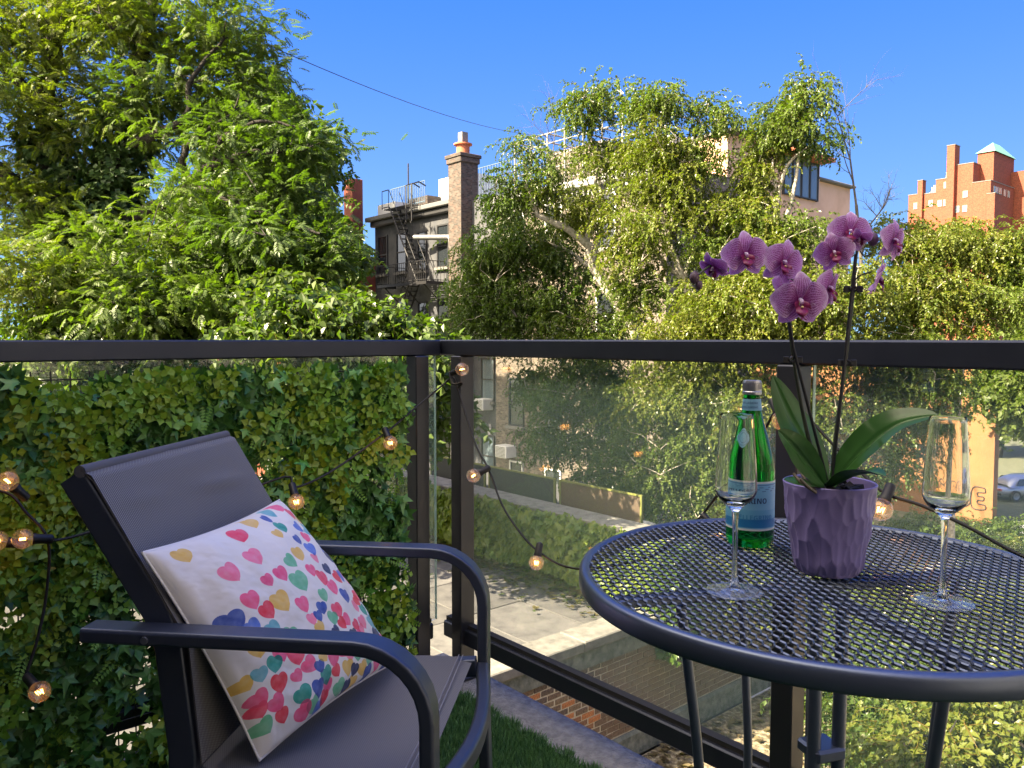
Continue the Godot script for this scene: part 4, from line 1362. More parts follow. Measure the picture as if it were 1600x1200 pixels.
	bl = [blob(390, 250, 70, 60, 37, 2.2, 50, 18, dk, md), blob(400, 165, 70, 55, 37, 2.2, 50, 18, dk, md), blob(465, 250, 50, 55, 37.5, 1.8, 44, 18, dk, md), blob(440, 320, 60, 50, 37, 2.0, 40, 18, dk, md), blob(330, 360, 70, 60, 37, 2.2, 46, 18, dk, md), blob(450, 380, 60, 60, 37, 2.0, 46, 18, dk, lt), blob(400, 470, 100, 60, 37, 2.4, 60, 18, dk, md), blob(500, 450, 40, 60, 37.5, 1.5, 24, 18, dk, md)]
	tree("street_tree", "leafy tree in front of the red house, seen through the big tree", limbs, bl, sw, M.bark_dark, M.leaf, 116, 0.7, 2.2)
	limbs = [[[Vector3(at(510, 700, 29).x, STREET, at(510, 700, 29).z), at(512, 560, 29), at(515, 460, 29), at(520, 400, 29)], 0.25, 0.06]]
	bl = [blob(400, 400, 75, 70, 32.5, 2.0, 70, 20, dk, md), blob(420, 320, 60, 50, 32.5, 1.8, 50, 20, dk, md), blob(470, 350, 50, 50, 32.0, 1.6, 40, 20, dk, md), blob(500, 400, 55, 55, 29, 1.6, 46, 18, dk, md), blob(500, 490, 70, 40, 29, 1.5, 40, 18, dk, md), blob(450, 440, 50, 60, 29, 1.5, 36, 18, dk, md)]
	tree("street_tree", "garden tree left of the fire escape, half hidden by the big tree", limbs, bl, sw, M.bark_dark, M.leaf, 117, 0.6, 1.8)
	limbs = [[[Vector3(at(1560, 700, 62).x, STREET, at(1560, 700, 62).z), at(1575, 640, 62), at(1575, 560, 62)], 0.3, 0.06]]
	bl = [blob(1580, 610, 60, 70, 62, 3.0, 60, 20, dk, md), blob(1640, 560, 60, 80, 62, 3.0, 50, 20, dk, md)]
	tree("park_tree", "dark tree behind the iron fence across the street", limbs, bl, sw, M.bark_dark, M.leaf, 115, 1.0, 3.2)
	# shrubs in the yard below and at the wall's foot
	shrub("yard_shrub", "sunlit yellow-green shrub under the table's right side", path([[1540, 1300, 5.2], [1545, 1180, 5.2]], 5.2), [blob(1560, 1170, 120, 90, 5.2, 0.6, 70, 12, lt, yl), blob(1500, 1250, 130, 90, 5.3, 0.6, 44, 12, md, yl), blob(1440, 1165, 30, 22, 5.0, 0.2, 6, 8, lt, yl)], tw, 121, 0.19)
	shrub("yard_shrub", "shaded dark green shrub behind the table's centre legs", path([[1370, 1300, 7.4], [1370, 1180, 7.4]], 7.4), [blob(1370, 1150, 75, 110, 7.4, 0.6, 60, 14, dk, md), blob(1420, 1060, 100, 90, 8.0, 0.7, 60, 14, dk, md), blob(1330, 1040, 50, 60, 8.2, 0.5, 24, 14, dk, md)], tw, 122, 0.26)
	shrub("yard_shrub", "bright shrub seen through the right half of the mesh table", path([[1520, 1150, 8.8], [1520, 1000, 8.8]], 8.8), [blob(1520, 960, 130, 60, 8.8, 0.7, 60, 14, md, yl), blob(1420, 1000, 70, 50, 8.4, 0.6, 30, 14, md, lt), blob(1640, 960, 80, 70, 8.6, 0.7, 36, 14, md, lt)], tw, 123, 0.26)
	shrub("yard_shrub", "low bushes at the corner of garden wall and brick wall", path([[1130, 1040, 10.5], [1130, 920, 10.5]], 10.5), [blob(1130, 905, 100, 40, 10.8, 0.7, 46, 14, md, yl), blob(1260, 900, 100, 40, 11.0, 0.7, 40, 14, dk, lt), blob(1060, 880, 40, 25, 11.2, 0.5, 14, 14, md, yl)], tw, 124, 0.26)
	shrub("verge_shrub", "dull green shrub at the foot of the orange wall", path([[1565, 850, 33], [1565, 815, 33]], 33), [blob(1572, 832, 20, 16, 33, 0.5, 16, 16, dk, md), blob(1500, 838, 70, 12, 33.5, 0.6, 34, 16, dk, lt), blob(1430, 820, 60, 18, 33.5, 0.6, 26, 16, dk, md)], sw, 125, 0.5)
	shrub("verge_shrub", "pale sunlit shrub by the street at the picture's right edge", path([[1590, 930, 20], [1590, 875, 20]], 20), [blob(1590, 870, 50, 22, 20, 0.5, 34, 14, md, yl), blob(1540, 890, 60, 20, 20, 0.5, 24, 14, md, lt)], tw, 126, 0.35)

func shrub(called: String, label: String, stem: Array, bl: Array, twig: Geo, s: int, spread := 0.34):
	var foot: Vector3 = stem[0]
	var stems := [[stem, 0.03, 0.012]]
	for b in bl:
		stems.append([[foot, foot.lerp(b[0], 0.5) + Vector3(0, 0.1, 0), b[0]], 0.022, 0.008])
	var t := tree(called, label, stems, bl, twig, M.bark_dark, M.leaf_glossy, s, spread, 1.0, "", 0.1)
	t.set_meta("category", "shrub")

# ---------------------------------------------------------------- balcony
func build_balcony():
	var r := rng(2)
	var g := Geo.new()
	g.box(Vector3(1.8, -0.1, 0.92), Vector3(3.76, 0.2, 1.94), Basis.IDENTITY, 0.012)
	var fl := struct("balcony_floor", g, M.slab, "rough grey concrete balcony slab with a bare outer edge")
	fl.position = C
	fl.rotation.y = YAW
	# the flat's own wall behind the camera, with its balcony door
	var aw := thing("apartment_wall", "dark brick wall of the flat behind the balcony", "wall", C, YAW)
	g = Geo.new()
	g.box(Vector3(-1.6, -2.5, 2.05), Vector3(4.8, 11.4, 0.3))
	g.box(Vector3(4.6, -2.5, 2.05), Vector3(4.0, 11.4, 0.3))
	g.box(Vector3(1.7, 2.75, 2.05), Vector3(1.8, 0.9, 0.3))
	g.box(Vector3(1.7, -4.2, 2.05), Vector3(1.8, 8.0, 0.3))
	part("wall", g, M.dark_brick, aw)
	var dr := node("door", aw)
	g = Geo.new()
	for s in [-1.0, 0.0, 1.0]: g.box(Vector3(1.7 + s * 0.86, 1.1, 2.0), Vector3(0.08, 2.38, 0.1))
	g.box(Vector3(1.7, 2.26, 2.0), Vector3(1.64, 0.08, 0.098))
	g.box(Vector3(1.7, -0.05, 2.0), Vector3(1.64, 0.08, 0.098))
	part("frame", g, M.rail, dr)
	g = Geo.new()
	g.box(Vector3(1.7, 1.1, 2.01), Vector3(1.70, 2.28, 0.012))
	part("pane", g, M.pane, dr)
	# turf mat
	g = Geo.new()
	g.box(Vector3(1.75, 0.007, 1.0), Vector3(3.4, 0.012, 1.74), Basis.IDENTITY, 0.004)
	var tf := thing("turf_mat", "green artificial turf mat laid on the balcony slab", "turf mat", C, YAW)
	part("backing", g, M.turf_base, tf)
	var bl := Geo.new()
	for k in 5:
		var a := k * 1.26
		bl.leaf(Vector3(sin(a) * 0.002, 0, cos(a) * 0.002), Vector3(sin(a) * 0.5, 1, cos(a) * 0.5), Vector3(sin(a), 0.2, cos(a)), 0.026, 0.0024, 0.1)
	var xs := []
	var cs := []
	for k in 30000:
		var u := r.randf_range(0.06, 1.75)
		var v := 0.125 + r.randf() * 1.05 + 0.006 * sin(u * 60)
		xs.append(Transform3D(Basis.from_euler(Vector3(r.randf_range(-0.5, 0.5), r.randf() * TAU, r.randf_range(-0.5, 0.5))).scaled(Vector3.ONE * r.randf_range(0.7, 1.25)), Vector3(u, 0.011, v)))
		var w := r.randf()
		cs.append(Color(0.04, 0.13, 0.045).lerp(Color(0.10, 0.24, 0.07), w))
	many("blades", bl, M.blade, xs, cs, tf)
	# railing
	var rl := thing("left_railing", "dark metal and glass railing carrying the ivy screen", "railing", C, YAW)
	var rr := thing("right_railing", "dark metal and glass railing behind the mesh table", "railing", C, YAW)
	rl.name = "glass_railing"
	rr.name = "glass_railing_001"
	g = Geo.new()
	g.box(Vector3(0, 1.046, 0.965), Vector3(0.062, 0.050, 1.86), Basis.IDENTITY, 0.004)
	part("top_rail", g, M.rail, rl)
	g = Geo.new()
	g.box(Vector3(1.75, 1.0465, 0.0), Vector3(3.57, 0.050, 0.062), Basis.IDENTITY, 0.004)
	part("top_rail", g, M.rail, rr)
	for s in [[rl, Vector3(0, 0.128, 0.98), Vector3(0.05, 0.052, 1.83)], [rr, Vector3(1.77, 0.128, 0), Vector3(3.50, 0.052, 0.05)]]:
		g = Geo.new()
		g.box(s[1], s[2], Basis.IDENTITY, 0.004)
		var lr := part("bottom_rail", g, M.rail, s[0])
		g = Geo.new()
		var z: Vector3 = s[2]
		z.y = 0.012
		z = z - (Vector3(0.026, 0, 0) if s[0] == rl else Vector3(0, 0, 0.026))
		g.box(s[1] + Vector3(0, 0.0315, 0), z)
		part("gasket", g, M.gasket, lr)
	# posts
	for s in [[rl, Vector3(0.020, 0, 0.118), 0.056, 0.05], [rl, Vector3(0.012, 0, 1.30), 0.054, 0.05], [rr, Vector3(0.112, 0, 0.012), 0.05, 0.056], [rr, Vector3(1.245, 0, 0.012), 0.05, 0.052], [rr, Vector3(2.42, 0, 0.012), 0.05, 0.052]]:
		g = Geo.new()
		g.box(s[1] + Vector3(0, 0.512, 0), Vector3(s[2], 1.018, s[3]), Basis.IDENTITY, 0.003)
		part("post", g, M.post, s[0])
		g = Geo.new()
		g.box(s[1] + Vector3(0, 0.006, 0), Vector3(0.11, 0.012, 0.11), Basis.IDENTITY, 0.003)
		part("base_plate", g, M.post, s[0])
	# glass: panes stand in the rails' outer groove and run on past the posts to meet at the corner
	for s in [[rl, Vector3(-0.022, 0.595, 0.64), Vector3(0.010, 0.90, 1.23)], [rl, Vector3(-0.022, 0.595, 1.58), Vector3(0.010, 0.90, 0.58)], [rr, Vector3(0.62, 0.595, -0.022), Vector3(1.19, 0.90, 0.010)], [rr, Vector3(1.845, 0.595, -0.022), Vector3(1.145, 0.90, 0.010)], [rr, Vector3(3.0, 0.595, -0.022), Vector3(1.10, 0.90, 0.010)]]:
		g = Geo.new()
		var sz: Vector3 = s[2]
		g.box(s[1], sz)
		var pn := part("glass_pane", g, M.glass, s[0])
		g = Geo.new()
		var ax := 2 if s[0] == rl else 0
		for e in [-1.0, 1.0]:
			var p: Vector3 = s[1]
			p[ax] += e * (sz[ax] / 2 + 0.0012)
			var q := Vector3(0.0096, 0.898, 0.0096)
			q[ax] = 0.002
			g.box(p, q)
		part("polished_edge", g, M.glass_edge, pn)
	# scrap on the slab at the corner
	var sc := thing("paper_scrap", "speckled white scrap lying on the slab by the corner post", "scrap", W(0.17, 0.21, 0.0135), YAW + 0.5)
	g = Geo.new()
	g.grid(8, 8, func(s, q): return Vector3(lerpf(-0.06, 0.06, s), 0.004 + 0.004 * sin(s * 7 + q * 5), lerpf(0.045, -0.045, q)))
	g.grid(8, 8, func(s, q): return Vector3(lerpf(-0.06, 0.06, s), 0.002 + 0.004 * sin(s * 7 + q * 5), lerpf(0.045, -0.045, q)), true)
	var im := Image.create(64, 64, false, Image.FORMAT_RGB8)
	im.fill(Color(0.86, 0.86, 0.88))
	for k in 150: im.fill_rect(Rect2i(r.randi() % 62, r.randi() % 62, 1 + r.randi() % 5, 1 + r.randi() % 2), Color(0.1, 0.1, 0.13))
	var pm := mat(Color.WHITE, 0.8)
	pm.albedo_texture = ImageTexture.create_from_image(im)
	part("sheet", g, pm, sc)

# ---------------------------------------------------------------- ivy screen
func star_leaf(r: RandomNumberGenerator) -> Geo:        # a pointed five-lobed ivy leaf in the xy plane, facing z, stalk at the origin, tip towards -y
	var g := Geo.new()
	var tips := [[-2.25, 0.50], [-1.15, 0.82], [0.0, 1.22], [1.15, 0.82], [2.25, 0.50]]
	var rim := []
	rim.append(Vector3(-0.10, 0.16, -0.02))
	for k in 5:
		var a: float = tips[k][0] + r.randf_range(-0.08, 0.08)
		var l: float = tips[k][1] * r.randf_range(0.9, 1.1)
		rim.append(Vector3(sin(a) * l, -cos(a) * l, -0.20 * l * l))
		if k < 4:
			var b: float = (tips[k][0] + tips[k + 1][0]) / 2
			rim.append(Vector3(sin(b) * 0.40, -cos(b) * 0.40, -0.01))
	rim.append(Vector3(0.10, 0.16, -0.02))
	var ctr := Vector3(0, -0.05, 0.05)
	for k in rim.size():
		var p: Vector3 = rim[k]
		var q: Vector3 = rim[(k + 1) % rim.size()]
		var nn := (p - ctr).cross(q - ctr).normalized()
		var flip := nn.z < 0
		if flip: nn = -nn
		nn = (nn + Vector3(0, 0, 0.7)).normalized()
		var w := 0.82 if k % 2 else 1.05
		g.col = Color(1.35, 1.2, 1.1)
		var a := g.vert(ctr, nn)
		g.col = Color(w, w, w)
		var b := g.vert(p, nn)
		var c := g.vert(q, nn)
		if flip: g.face(a, c, b)
		else: g.face(a, b, c)
	return g

func build_ivy_panel():
	var r := rng(31)
	var u0 := 0.048
	var o := thing("ivy_screen", "artificial ivy screen of green and yellow leaves hung on the left railing", "ivy screen", C, YAW)
	var g := Geo.new()
	for k in 42: g.box(Vector3(u0, 0.505, 0.215 + k * 0.04), Vector3(0.003, 0.99, 0.003))
	for k in 25: g.box(Vector3(u0 + 0.003, 0.02 + k * 0.04, 1.05), Vector3(0.003, 0.003, 1.68))
	var lt := part("lattice", g, M.black, o)
	lt.set_meta("kind", "stuff")
	# density varies: some thin spots let the light of the yard through
	var nz := FastNoiseLite.new()
	nz.seed = 8
	nz.frequency = 3.2
	var thin := func(v: float, y: float) -> float: return nz.get_noise_2d(v * 1.0, y * 1.0)
	# backing foliage
	var small := Geo.new()
	for k in 7:
		var a := k * 0.9
		small.col = Color.WHITE * r.randf_range(0.75, 1.25)
		small.leaf(Vector3(0, 0, 0.004 * k), Vector3(sin(a), cos(a), 0.35), Vector3(0, 0, 1), r.randf_range(0.022, 0.034), 0.018, 0.2)
	var xs := []
	var cs := []
	for k in 6800:
		var v := r.randf_range(0.215, 1.85)
		var y := r.randf_range(0.02, 0.988)
		if thin.call(v, y) > 0.10 and r.randf() < 0.80: continue
		xs.append(Transform3D(Basis(Vector3.UP, PI / 2 + r.randf_range(-0.7, 0.7)) * Basis.from_euler(Vector3(r.randf_range(-0.6, 0.6), 0, r.randf() * TAU)).scaled(Vector3.ONE * r.randf_range(0.8, 1.4)), Vector3(u0 + r.randf_range(0.0, 0.045), y, v)))
		cs.append(Color(0.041, 0.137, 0.034).lerp(Color(0.100, 0.272, 0.048), r.randf()))
	many("small_leaves", small, M.ivy, xs, cs, o)
	# yellow sprigs of round leaves
	var sp := Geo.new()
	for k in 9:
		var a := r.randf() * TAU
		sp.col = Color.WHITE * r.randf_range(0.8, 1.2)
		var p := Vector3(r.randf_range(-0.02, 0.02), -0.03 + k * 0.008, r.randf_range(0.0, 0.02))
		for f in 2:
			sp.leaf(p, Vector3(sin(a), cos(a) * 0.6 + 0.3, 0.4), Vector3(r.randf_range(-0.3, 0.3), 0.2, 1), 0.022, 0.019, 0.12)
			a += PI
	xs = []; cs = []
	for k in 1300:
		var v := r.randf_range(0.22, 1.85)
		var y := r.randf_range(0.03, 0.980)
		if sin(v * 9.0 + y * 5.0) + sin(y * 11.0 - v * 4.0) + r.randf_range(-1, 1) < -0.1: continue
		xs.append(Transform3D(Basis(Vector3.UP, PI / 2 + r.randf_range(-0.6, 0.6)) * Basis.from_euler(Vector3(r.randf_range(-0.4, 0.4), 0, r.randf_range(-1.2, 1.2))).scaled(Vector3.ONE * r.randf_range(0.75, 1.15)), Vector3(u0 + r.randf_range(0.035, 0.062), y, v)))
		cs.append(Color(0.284, 0.396, 0.027).lerp(Color(0.165, 0.384, 0.041), r.randf()))
	many("yellow_sprigs", sp, M.ivy, xs, cs, o)
	# fern sprigs
	var fn := Geo.new()
	for k in 10:
		for s in [-1.0, 1.0]:
			fn.leaf(Vector3(0, -0.008 * k, 0.002 * k), Vector3(s, -0.5, 0.2), Vector3(0, 0, 1), 0.022 - 0.0014 * k, 0.007, 0.1)
	xs = []; cs = []
	for k in 260:
		xs.append(Transform3D(Basis(Vector3.UP, PI / 2 + r.randf_range(-0.5, 0.5)) * Basis.from_euler(Vector3(r.randf_range(-0.3, 0.3), 0, r.randf_range(-1.4, 1.4))), Vector3(u0 + r.randf_range(0.04, 0.062), r.randf_range(0.05, 0.980), r.randf_range(0.22, 1.85))))
		cs.append(Color(0.136, 0.336, 0.041).lerp(Color(0.194, 0.384, 0.041), r.randf()))
	many("fern_sprigs", fn, M.ivy, xs, cs, o)
	# star-shaped leaves: the nearest 300 one by one, the rest together
	var kinds := []
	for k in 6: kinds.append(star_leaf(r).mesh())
	var tones := []
	for k in 6:
		var m := leaf_mat(0.26, Color(0.35, 0.45, 0.12))
		var c: Color = [Color(0.066, 0.233, 0.048), Color(0.100, 0.328, 0.050), Color(0.134, 0.400, 0.059), Color(0.177, 0.400, 0.070), Color(0.047, 0.178, 0.050), Color(0.155, 0.355, 0.118)][k]
		m.albedo_color = c.linear_to_srgb()
		tones.append(m)
	var far := []
	var fc := []
	for k in 640:
		var v := r.randf_range(0.225, 1.45) if k < 300 else r.randf_range(0.22, 1.85)
		var y := r.randf_range(0.04, 0.985)
		var s := r.randf_range(0.017, 0.032) if k < 300 else r.randf_range(0.016, 0.028)
		if k % 9 == 0: s *= 1.35
		var roll := r.randf_range(-0.9, 0.9)
		if r.randf() < 0.25: roll = r.randf() * TAU
		var bas := Basis(Vector3.UP, PI / 2 + r.randf_range(-0.75, 0.55)) * Basis.from_euler(Vector3(r.randf_range(-0.75, 0.25), 0, roll))
		var x := Transform3D(bas.scaled(Vector3.ONE * s * 1.25), Vector3(u0 + r.randf_range(0.04, 0.075), y, v))
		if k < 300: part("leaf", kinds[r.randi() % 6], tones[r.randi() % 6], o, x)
		else:
			far.append(x)
			fc.append(Color(0.066, 0.233, 0.048).lerp(Color(0.177, 0.400, 0.070), r.randf()))
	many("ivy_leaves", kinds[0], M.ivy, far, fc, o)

# ---------------------------------------------------------------- chair and cushion
func build_chair():
	var ch := thing("sling_armchair", "dark metal armchair with grey woven sling seat and back", "chair", Vector3(-0.28, 0.012, -1.345), deg_to_rad(-6.9))
	var frame := mat(lin(0.085, 0.098, 0.132), 0.42, 0.65)
	worn(frame, 73)
	var arm_y := 0.632
	for sd in [[0.246, 1.0], [-0.246, -1.0]]:
		var z: float = sd[0]
		var path_ := [Vector3(-0.315, arm_y, z), Vector3(-0.10, arm_y, z)]
		var R := 0.105
		for k in 9:
			var a := PI / 2 * k / 8.0
			path_.append(Vector3(0.195 - R + R * sin(a), arm_y - R + R * cos(a), z))
		path_.append(Vector3(0.195, 0.30, z))
		path_.append(Vector3(0.205, 0.0, z))
		var g := Geo.new()
		g.sweep(0.044, 0.022, 0.006, path_, Vector3(0, 0, 1))
		part("arm", g, frame, ch)
		# back stile: leans back above the arm, turns down into the rear leg
		g = Geo.new()
		var zi: float = z - 0.034 * sd[1]
		g.sweep(0.026, 0.045, 0.005, [Vector3(-0.353, 0.856, zi), Vector3(-0.222, 0.650, zi), Vector3(-0.206, 0.60, zi), Vector3(-0.188, 0.44, zi), Vector3(-0.20, 0.2, zi), Vector3(-0.235, 0.0, zi)], Vector3(0, 0, 1))
		part("back_stile", g, frame, ch)
		g = Geo.new()
		g.sweep(0.026, 0.036, 0.005, [Vector3(-0.17, 0.392, zi), Vector3(0.0, 0.395, zi), Vector3(0.185, 0.412, zi)], Vector3(0, 0, 1))
		part("seat_rail", g, frame, ch)
		for e in [Vector3(-0.215, arm_y - 0.001, z + 0.022 * sd[1]), Vector3(0.19, 0.405, z + 0.022 * sd[1])]:
			g = Geo.new()
			g.tube([e, e + Vector3(0, 0, 0.0025 * sd[1])], 0.0055, 12)
			part("bolt", g, M.metal, ch)
		for e in [[0.205, z], [-0.235, zi]]:
			g = Geo.new()
			g.box(Vector3(e[0], 0.004, e[1]), Vector3(0.03, 0.012, 0.05), Basis.IDENTITY, 0.004)
			part("foot", g, M.black, ch)
	var g := Geo.new()
	var bow := []
	for k in 13:
		var q := k / 12.0
		bow.append(Vector3(0.195 + 0.028 * sin(PI * q), 0.398 - 0.012 * sin(PI * q), lerpf(-0.226, 0.226, q)))
	g.sweep(0.036, 0.026, 0.008, bow, Vector3(0, 1, 0))
	part("front_rail", g, frame, ch)
	for e in [Vector3(-0.190, 0.395, 0), Vector3(-0.20, 0.20, 0)]:
		g = Geo.new()
		g.box(e, Vector3(0.03, 0.026, 0.40), Basis.IDENTITY, 0.005)
		part("rear_rail", g, frame, ch)
	# woven slings
	var im := Image.create(64, 64, false, Image.FORMAT_RGB8)
	for y in 64:
		for x in 64:
			var w := 0.40 + 0.60 * absf(sin(PI * (y % 8) / 8.0))
			if ((x / 4) + (y / 8)) % 2 == 0: w *= 0.82
			var c := Color(0.185, 0.18, 0.182).linear_to_srgb() * w * 1.15
			im.set_pixel(x, y, c)
	var tex := ImageTexture.create_from_image(im)
	var fab := mat(Color.WHITE, 0.75)
	fab.albedo_texture = tex
	fab.uv1_scale = Vector3(18, 14, 1)
	fab.rim_enabled = true
	fab.rim = 0.3
	var fab2: StandardMaterial3D = fab.duplicate()
	fab2.uv1_scale = Vector3(14, 18, 1)
	var sling := func(f: Callable, called: String, m: Material):
		var q := Geo.new()
		q.grid(64, 24, func(s, t): return f.call(s, t) + Vector3.ZERO)
		q.grid(20, 10, func(s, t): return f.call(s, t) - Vector3(0.0022, 0.0022, 0), true)
		return part(called, q, m, ch)
	var back := func(s: float, t: float) -> Vector3:     # s up the back, t across
		var z := lerpf(0.2265, -0.2265, t)
		var p: Vector3
		if s < 0.36: p = Vector3(-0.155, 0.43, z).lerp(Vector3(-0.172, 0.615, z), s / 0.36)
		else: p = Vector3(-0.172, 0.615, z).lerp(Vector3(-0.326, 0.872, z), (s - 0.36) / 0.64)
		p += Vector3(-0.018, 0.0, 0) * sin(PI * t) * sin(PI * minf(s * 1.1, 1.0))
		p += Vector3(0.006, 0.003, 0) * exp(-pow((s - 0.86 + 0.08 * t) * 30.0, 2.0)) * sin(PI * t) * (0.5 + 0.5 * sin(t * 9.0 + 1.0))
		if s > 0.97: p += Vector3(-0.008, -0.002, 0)
		return p
	sling.call(back, "back_sling", fab)
	g = Geo.new()
	g.tube([Vector3(-0.337, 0.8645, 0.2262), Vector3(-0.340, 0.8635, 0.0), Vector3(-0.337, 0.8645, -0.2262)], 0.0095, 12)
	part("back_hem", g, mat(lin(0.10, 0.098, 0.104), 0.75), ch)
	var seat := func(s: float, t: float) -> Vector3:
		var x := lerpf(-0.170, 0.178, s)
		var z := lerpf(0.216, -0.216, t)
		return Vector3(x, 0.412 + 0.022 * s - 0.022 * sin(PI * t) * sin(PI * s) - 0.01 * pow(s, 8.0), z)
	sling.call(seat, "seat_sling", fab2)
	g = Geo.new()
	for off in [0.150, 0.158]:
		g.tube([Vector3(off, 0.4335, 0.212), Vector3(off, 0.429, 0.1), Vector3(off, 0.427, 0), Vector3(off, 0.429, -0.1), Vector3(off, 0.4335, -0.212)], 0.0012, 4)
	part("stitching", g, mat(lin(0.25, 0.25, 0.27), 0.8), ch)
	build_cushion()

func heart(x: float, y: float) -> bool:
	var a := x * x + y * y - 1.0
	return a * a * a - x * x * y * y * y < 0.0

func build_cushion():
	var r := rng(77)
	var N := 1024
	var im := Image.create(N, N, false, Image.FORMAT_RGB8)
	var base := Color(0.90, 0.885, 0.865)
	im.fill(base)
	var pal := [Color(0.93, 0.20, 0.33), Color(0.95, 0.30, 0.48), Color(0.95, 0.42, 0.55), Color(0.90, 0.13, 0.20), Color(0.06, 0.55, 0.47), Color(0.35, 0.70, 0.50), Color(0.12, 0.24, 0.60), Color(0.25, 0.40, 0.78), Color(0.09, 0.13, 0.30), Color(0.88, 0.70, 0.28), Color(0.35, 0.66, 0.70), Color(0.92, 0.25, 0.45)]
	var spots := []
	# the large sparse hearts near the top, then smaller and denser downwards
	for q in [[0.20, 0.24, 1.15, 2, -0.2], [0.36, 0.22, 1.1, 2, -0.05], [0.40, 0.09, 1.0, 0, 0.3], [0.68, 0.14, 0.9, 4, 0.4], [0.88, 0.10, 0.9, 0, 0.5], [0.80, 0.24, 0.75, 1, 0.5], [0.10, 0.08, 0.9, 9, 0.0], [0.56, 0.05, 0.9, 9, 0.3], [0.93, 0.20, 0.8, 10, 0.5], [0.62, 0.30, 0.95, 9, 0.2], [0.50, 0.42, 1.25, 5, 0.0], [0.33, 0.46, 1.2, 9, -0.1], [0.08, 0.44, 1.3, 6, 0.1], [0.22, 0.55, 0.95, 10, -0.2], [0.62, 0.40, 0.8, 1, 0.3], [0.70, 0.52, 0.95, 1, 0.1], [0.43, 0.52, 0.95, 1, 0.1], [0.90, 0.32, 0.8, 7, 0.4]]:
		spots.append([q[0], q[1], q[2] * 40.0, q[3], q[4]])
	var tries := 0
	while spots.size() < 118 and tries < 6000:
		tries += 1
		var x := r.randf_range(0.02, 0.98)
		var y := r.randf_range(0.02, 0.99)
		if r.randf() > clampf(y * 0.9 + x * 0.5 - 0.25, 0.02, 1.0): continue
		var sz := lerpf(38.0, 32.0, x) * r.randf_range(0.75, 1.15)
		var ok := true
		for s in spots:
			if Vector2(s[0] - x, s[1] - y).length() * N < (s[2] + sz) * (0.92 if y < 0.62 else 0.70): ok = false
		if ok: spots.append([x, y, sz, r.randi() % pal.size(), r.randf_range(-0.5, 0.5)])
	var wn := FastNoiseLite.new()
	wn.frequency = 0.02
	for s in spots:
		var c: Color = pal[s[3]]
		var rad: float = s[2]
		var ca := cos(s[4])
		var sa := sin(s[4])
		var cx: float = s[0] * N
		var cy: float = s[1] * N
		for py in range(int(cy - rad * 1.4), int(cy + rad * 1.4)):
			for px in range(int(cx - rad * 1.4), int(cx + rad * 1.4)):
				if px < 0 or py < 0 or px >= N or py >= N: continue
				var dx := (px - cx) / rad
				var dy := -(py - cy) / rad
				if heart(dx * ca - dy * sa, dx * sa + dy * ca + 0.1):
					var old := im.get_pixel(px, py)
					var wash := 0.80 + 0.20 * wn.get_noise_2d(px, py)
					var cc := base.lerp(c, clampf(wash, 0.55, 1.0))
					if old.get_luminance() < 0.78: cc = cc.lerp(Color(old.r * c.r, old.g * c.g, old.b * c.b), 0.35)
					im.set_pixel(px, py, cc)
	var m := mat(Color.WHITE, 0.55)
	m.albedo_texture = ImageTexture.create_from_image(im)
	m.rim_enabled = true
	m.rim = 0.25
	m.uv1_triplanar = false
	var plain := mat(Color(0.90, 0.885, 0.865), 0.6)
	# corners: top near, top far, bottom far, bottom near
	var tn := Vector3(-0.540, 0.762, -1.135)
	var tf := Vector3(-0.466, 0.752, -1.562)
	var bf := Vector3(-0.2307, 0.440, -1.512)
	var bn := Vector3(-0.3826, 0.436, -1.160)
	var mid := (tn + tf + bf + bn) / 4
	var o := thing("heart_cushion", "white cushion printed with colourful hearts leaning in the armchair", "cushion", mid)
	var nrm := (tf - tn + bf - bn).cross(tn - bn + tf - bf).normalized()
	var wr := FastNoiseLite.new()
	wr.seed = 5
	wr.frequency = 2.2
	var surf := func(s: float, t: float, side: float) -> Vector3:
		var a := s * 2 - 1
		var b := t * 2 - 1
		# edges draw in between the corners
		var pin := 0.055
		var sa := a * (1.0 - pin * (1 - b * b) * absf(a))
		var sb := b * (1.0 - pin * (1 - a * a) * absf(b))
		var u := (sa + 1) / 2
		var w := (sb + 1) / 2
		var p: Vector3 = tn.lerp(tf, u).lerp(bn.lerp(bf, u), w)
		var h := pow(maxf(0.0, (1 - a * a) * (1 - b * b)), 0.42) * 0.072
		# creases that run in from the edges and the corners
		var edge := minf(1 - absf(a), 1 - absf(b))
		var cr := 0.0045 * sin(a * 15.0 + 3.0 * b + 2.0 * wr.get_noise_2d(a, b)) * exp(-edge * 5.0) * smoothstep(0.0, 0.12, edge)
		cr += 0.003 * wr.get_noise_2d(a * 1.2 + 3.0, b * 1.2) * smoothstep(0.0, 0.2, edge)
		cr += 0.007 * exp(-pow((a + b * 0.9 - 0.25) * 6.0, 2.0)) * smoothstep(0.3, 0.9, b) * (1.0 if side > 0 else 0.0)
		return p - mid + nrm * (h + cr * 1.2) * (side if side > 0.0 else side * 0.35)
	var g := Geo.new()
	g.grid(64, 64, func(s, t): return surf.call(s, t, 1.0), true)
	part("front_cover", g, m, o)
	g = Geo.new()
	g.grid(40, 40, func(s, t): return surf.call(s, t, -1.0))
	part("back_cover", g, plain, o)
	g = Geo.new()
	var loop := []
	for k in 24: loop.append(surf.call(k / 24.0, 0.0, 0.0))
	for k in 24: loop.append(surf.call(1.0, k / 24.0, 0.0))
	for k in 24: loop.append(surf.call(1.0 - k / 24.0, 1.0, 0.0))
	for k in 25: loop.append(surf.call(0.0, 1.0 - k / 24.0, 0.0))
	g.tube(loop, 0.0022, 5, false)
	part("seam", g, plain, o)

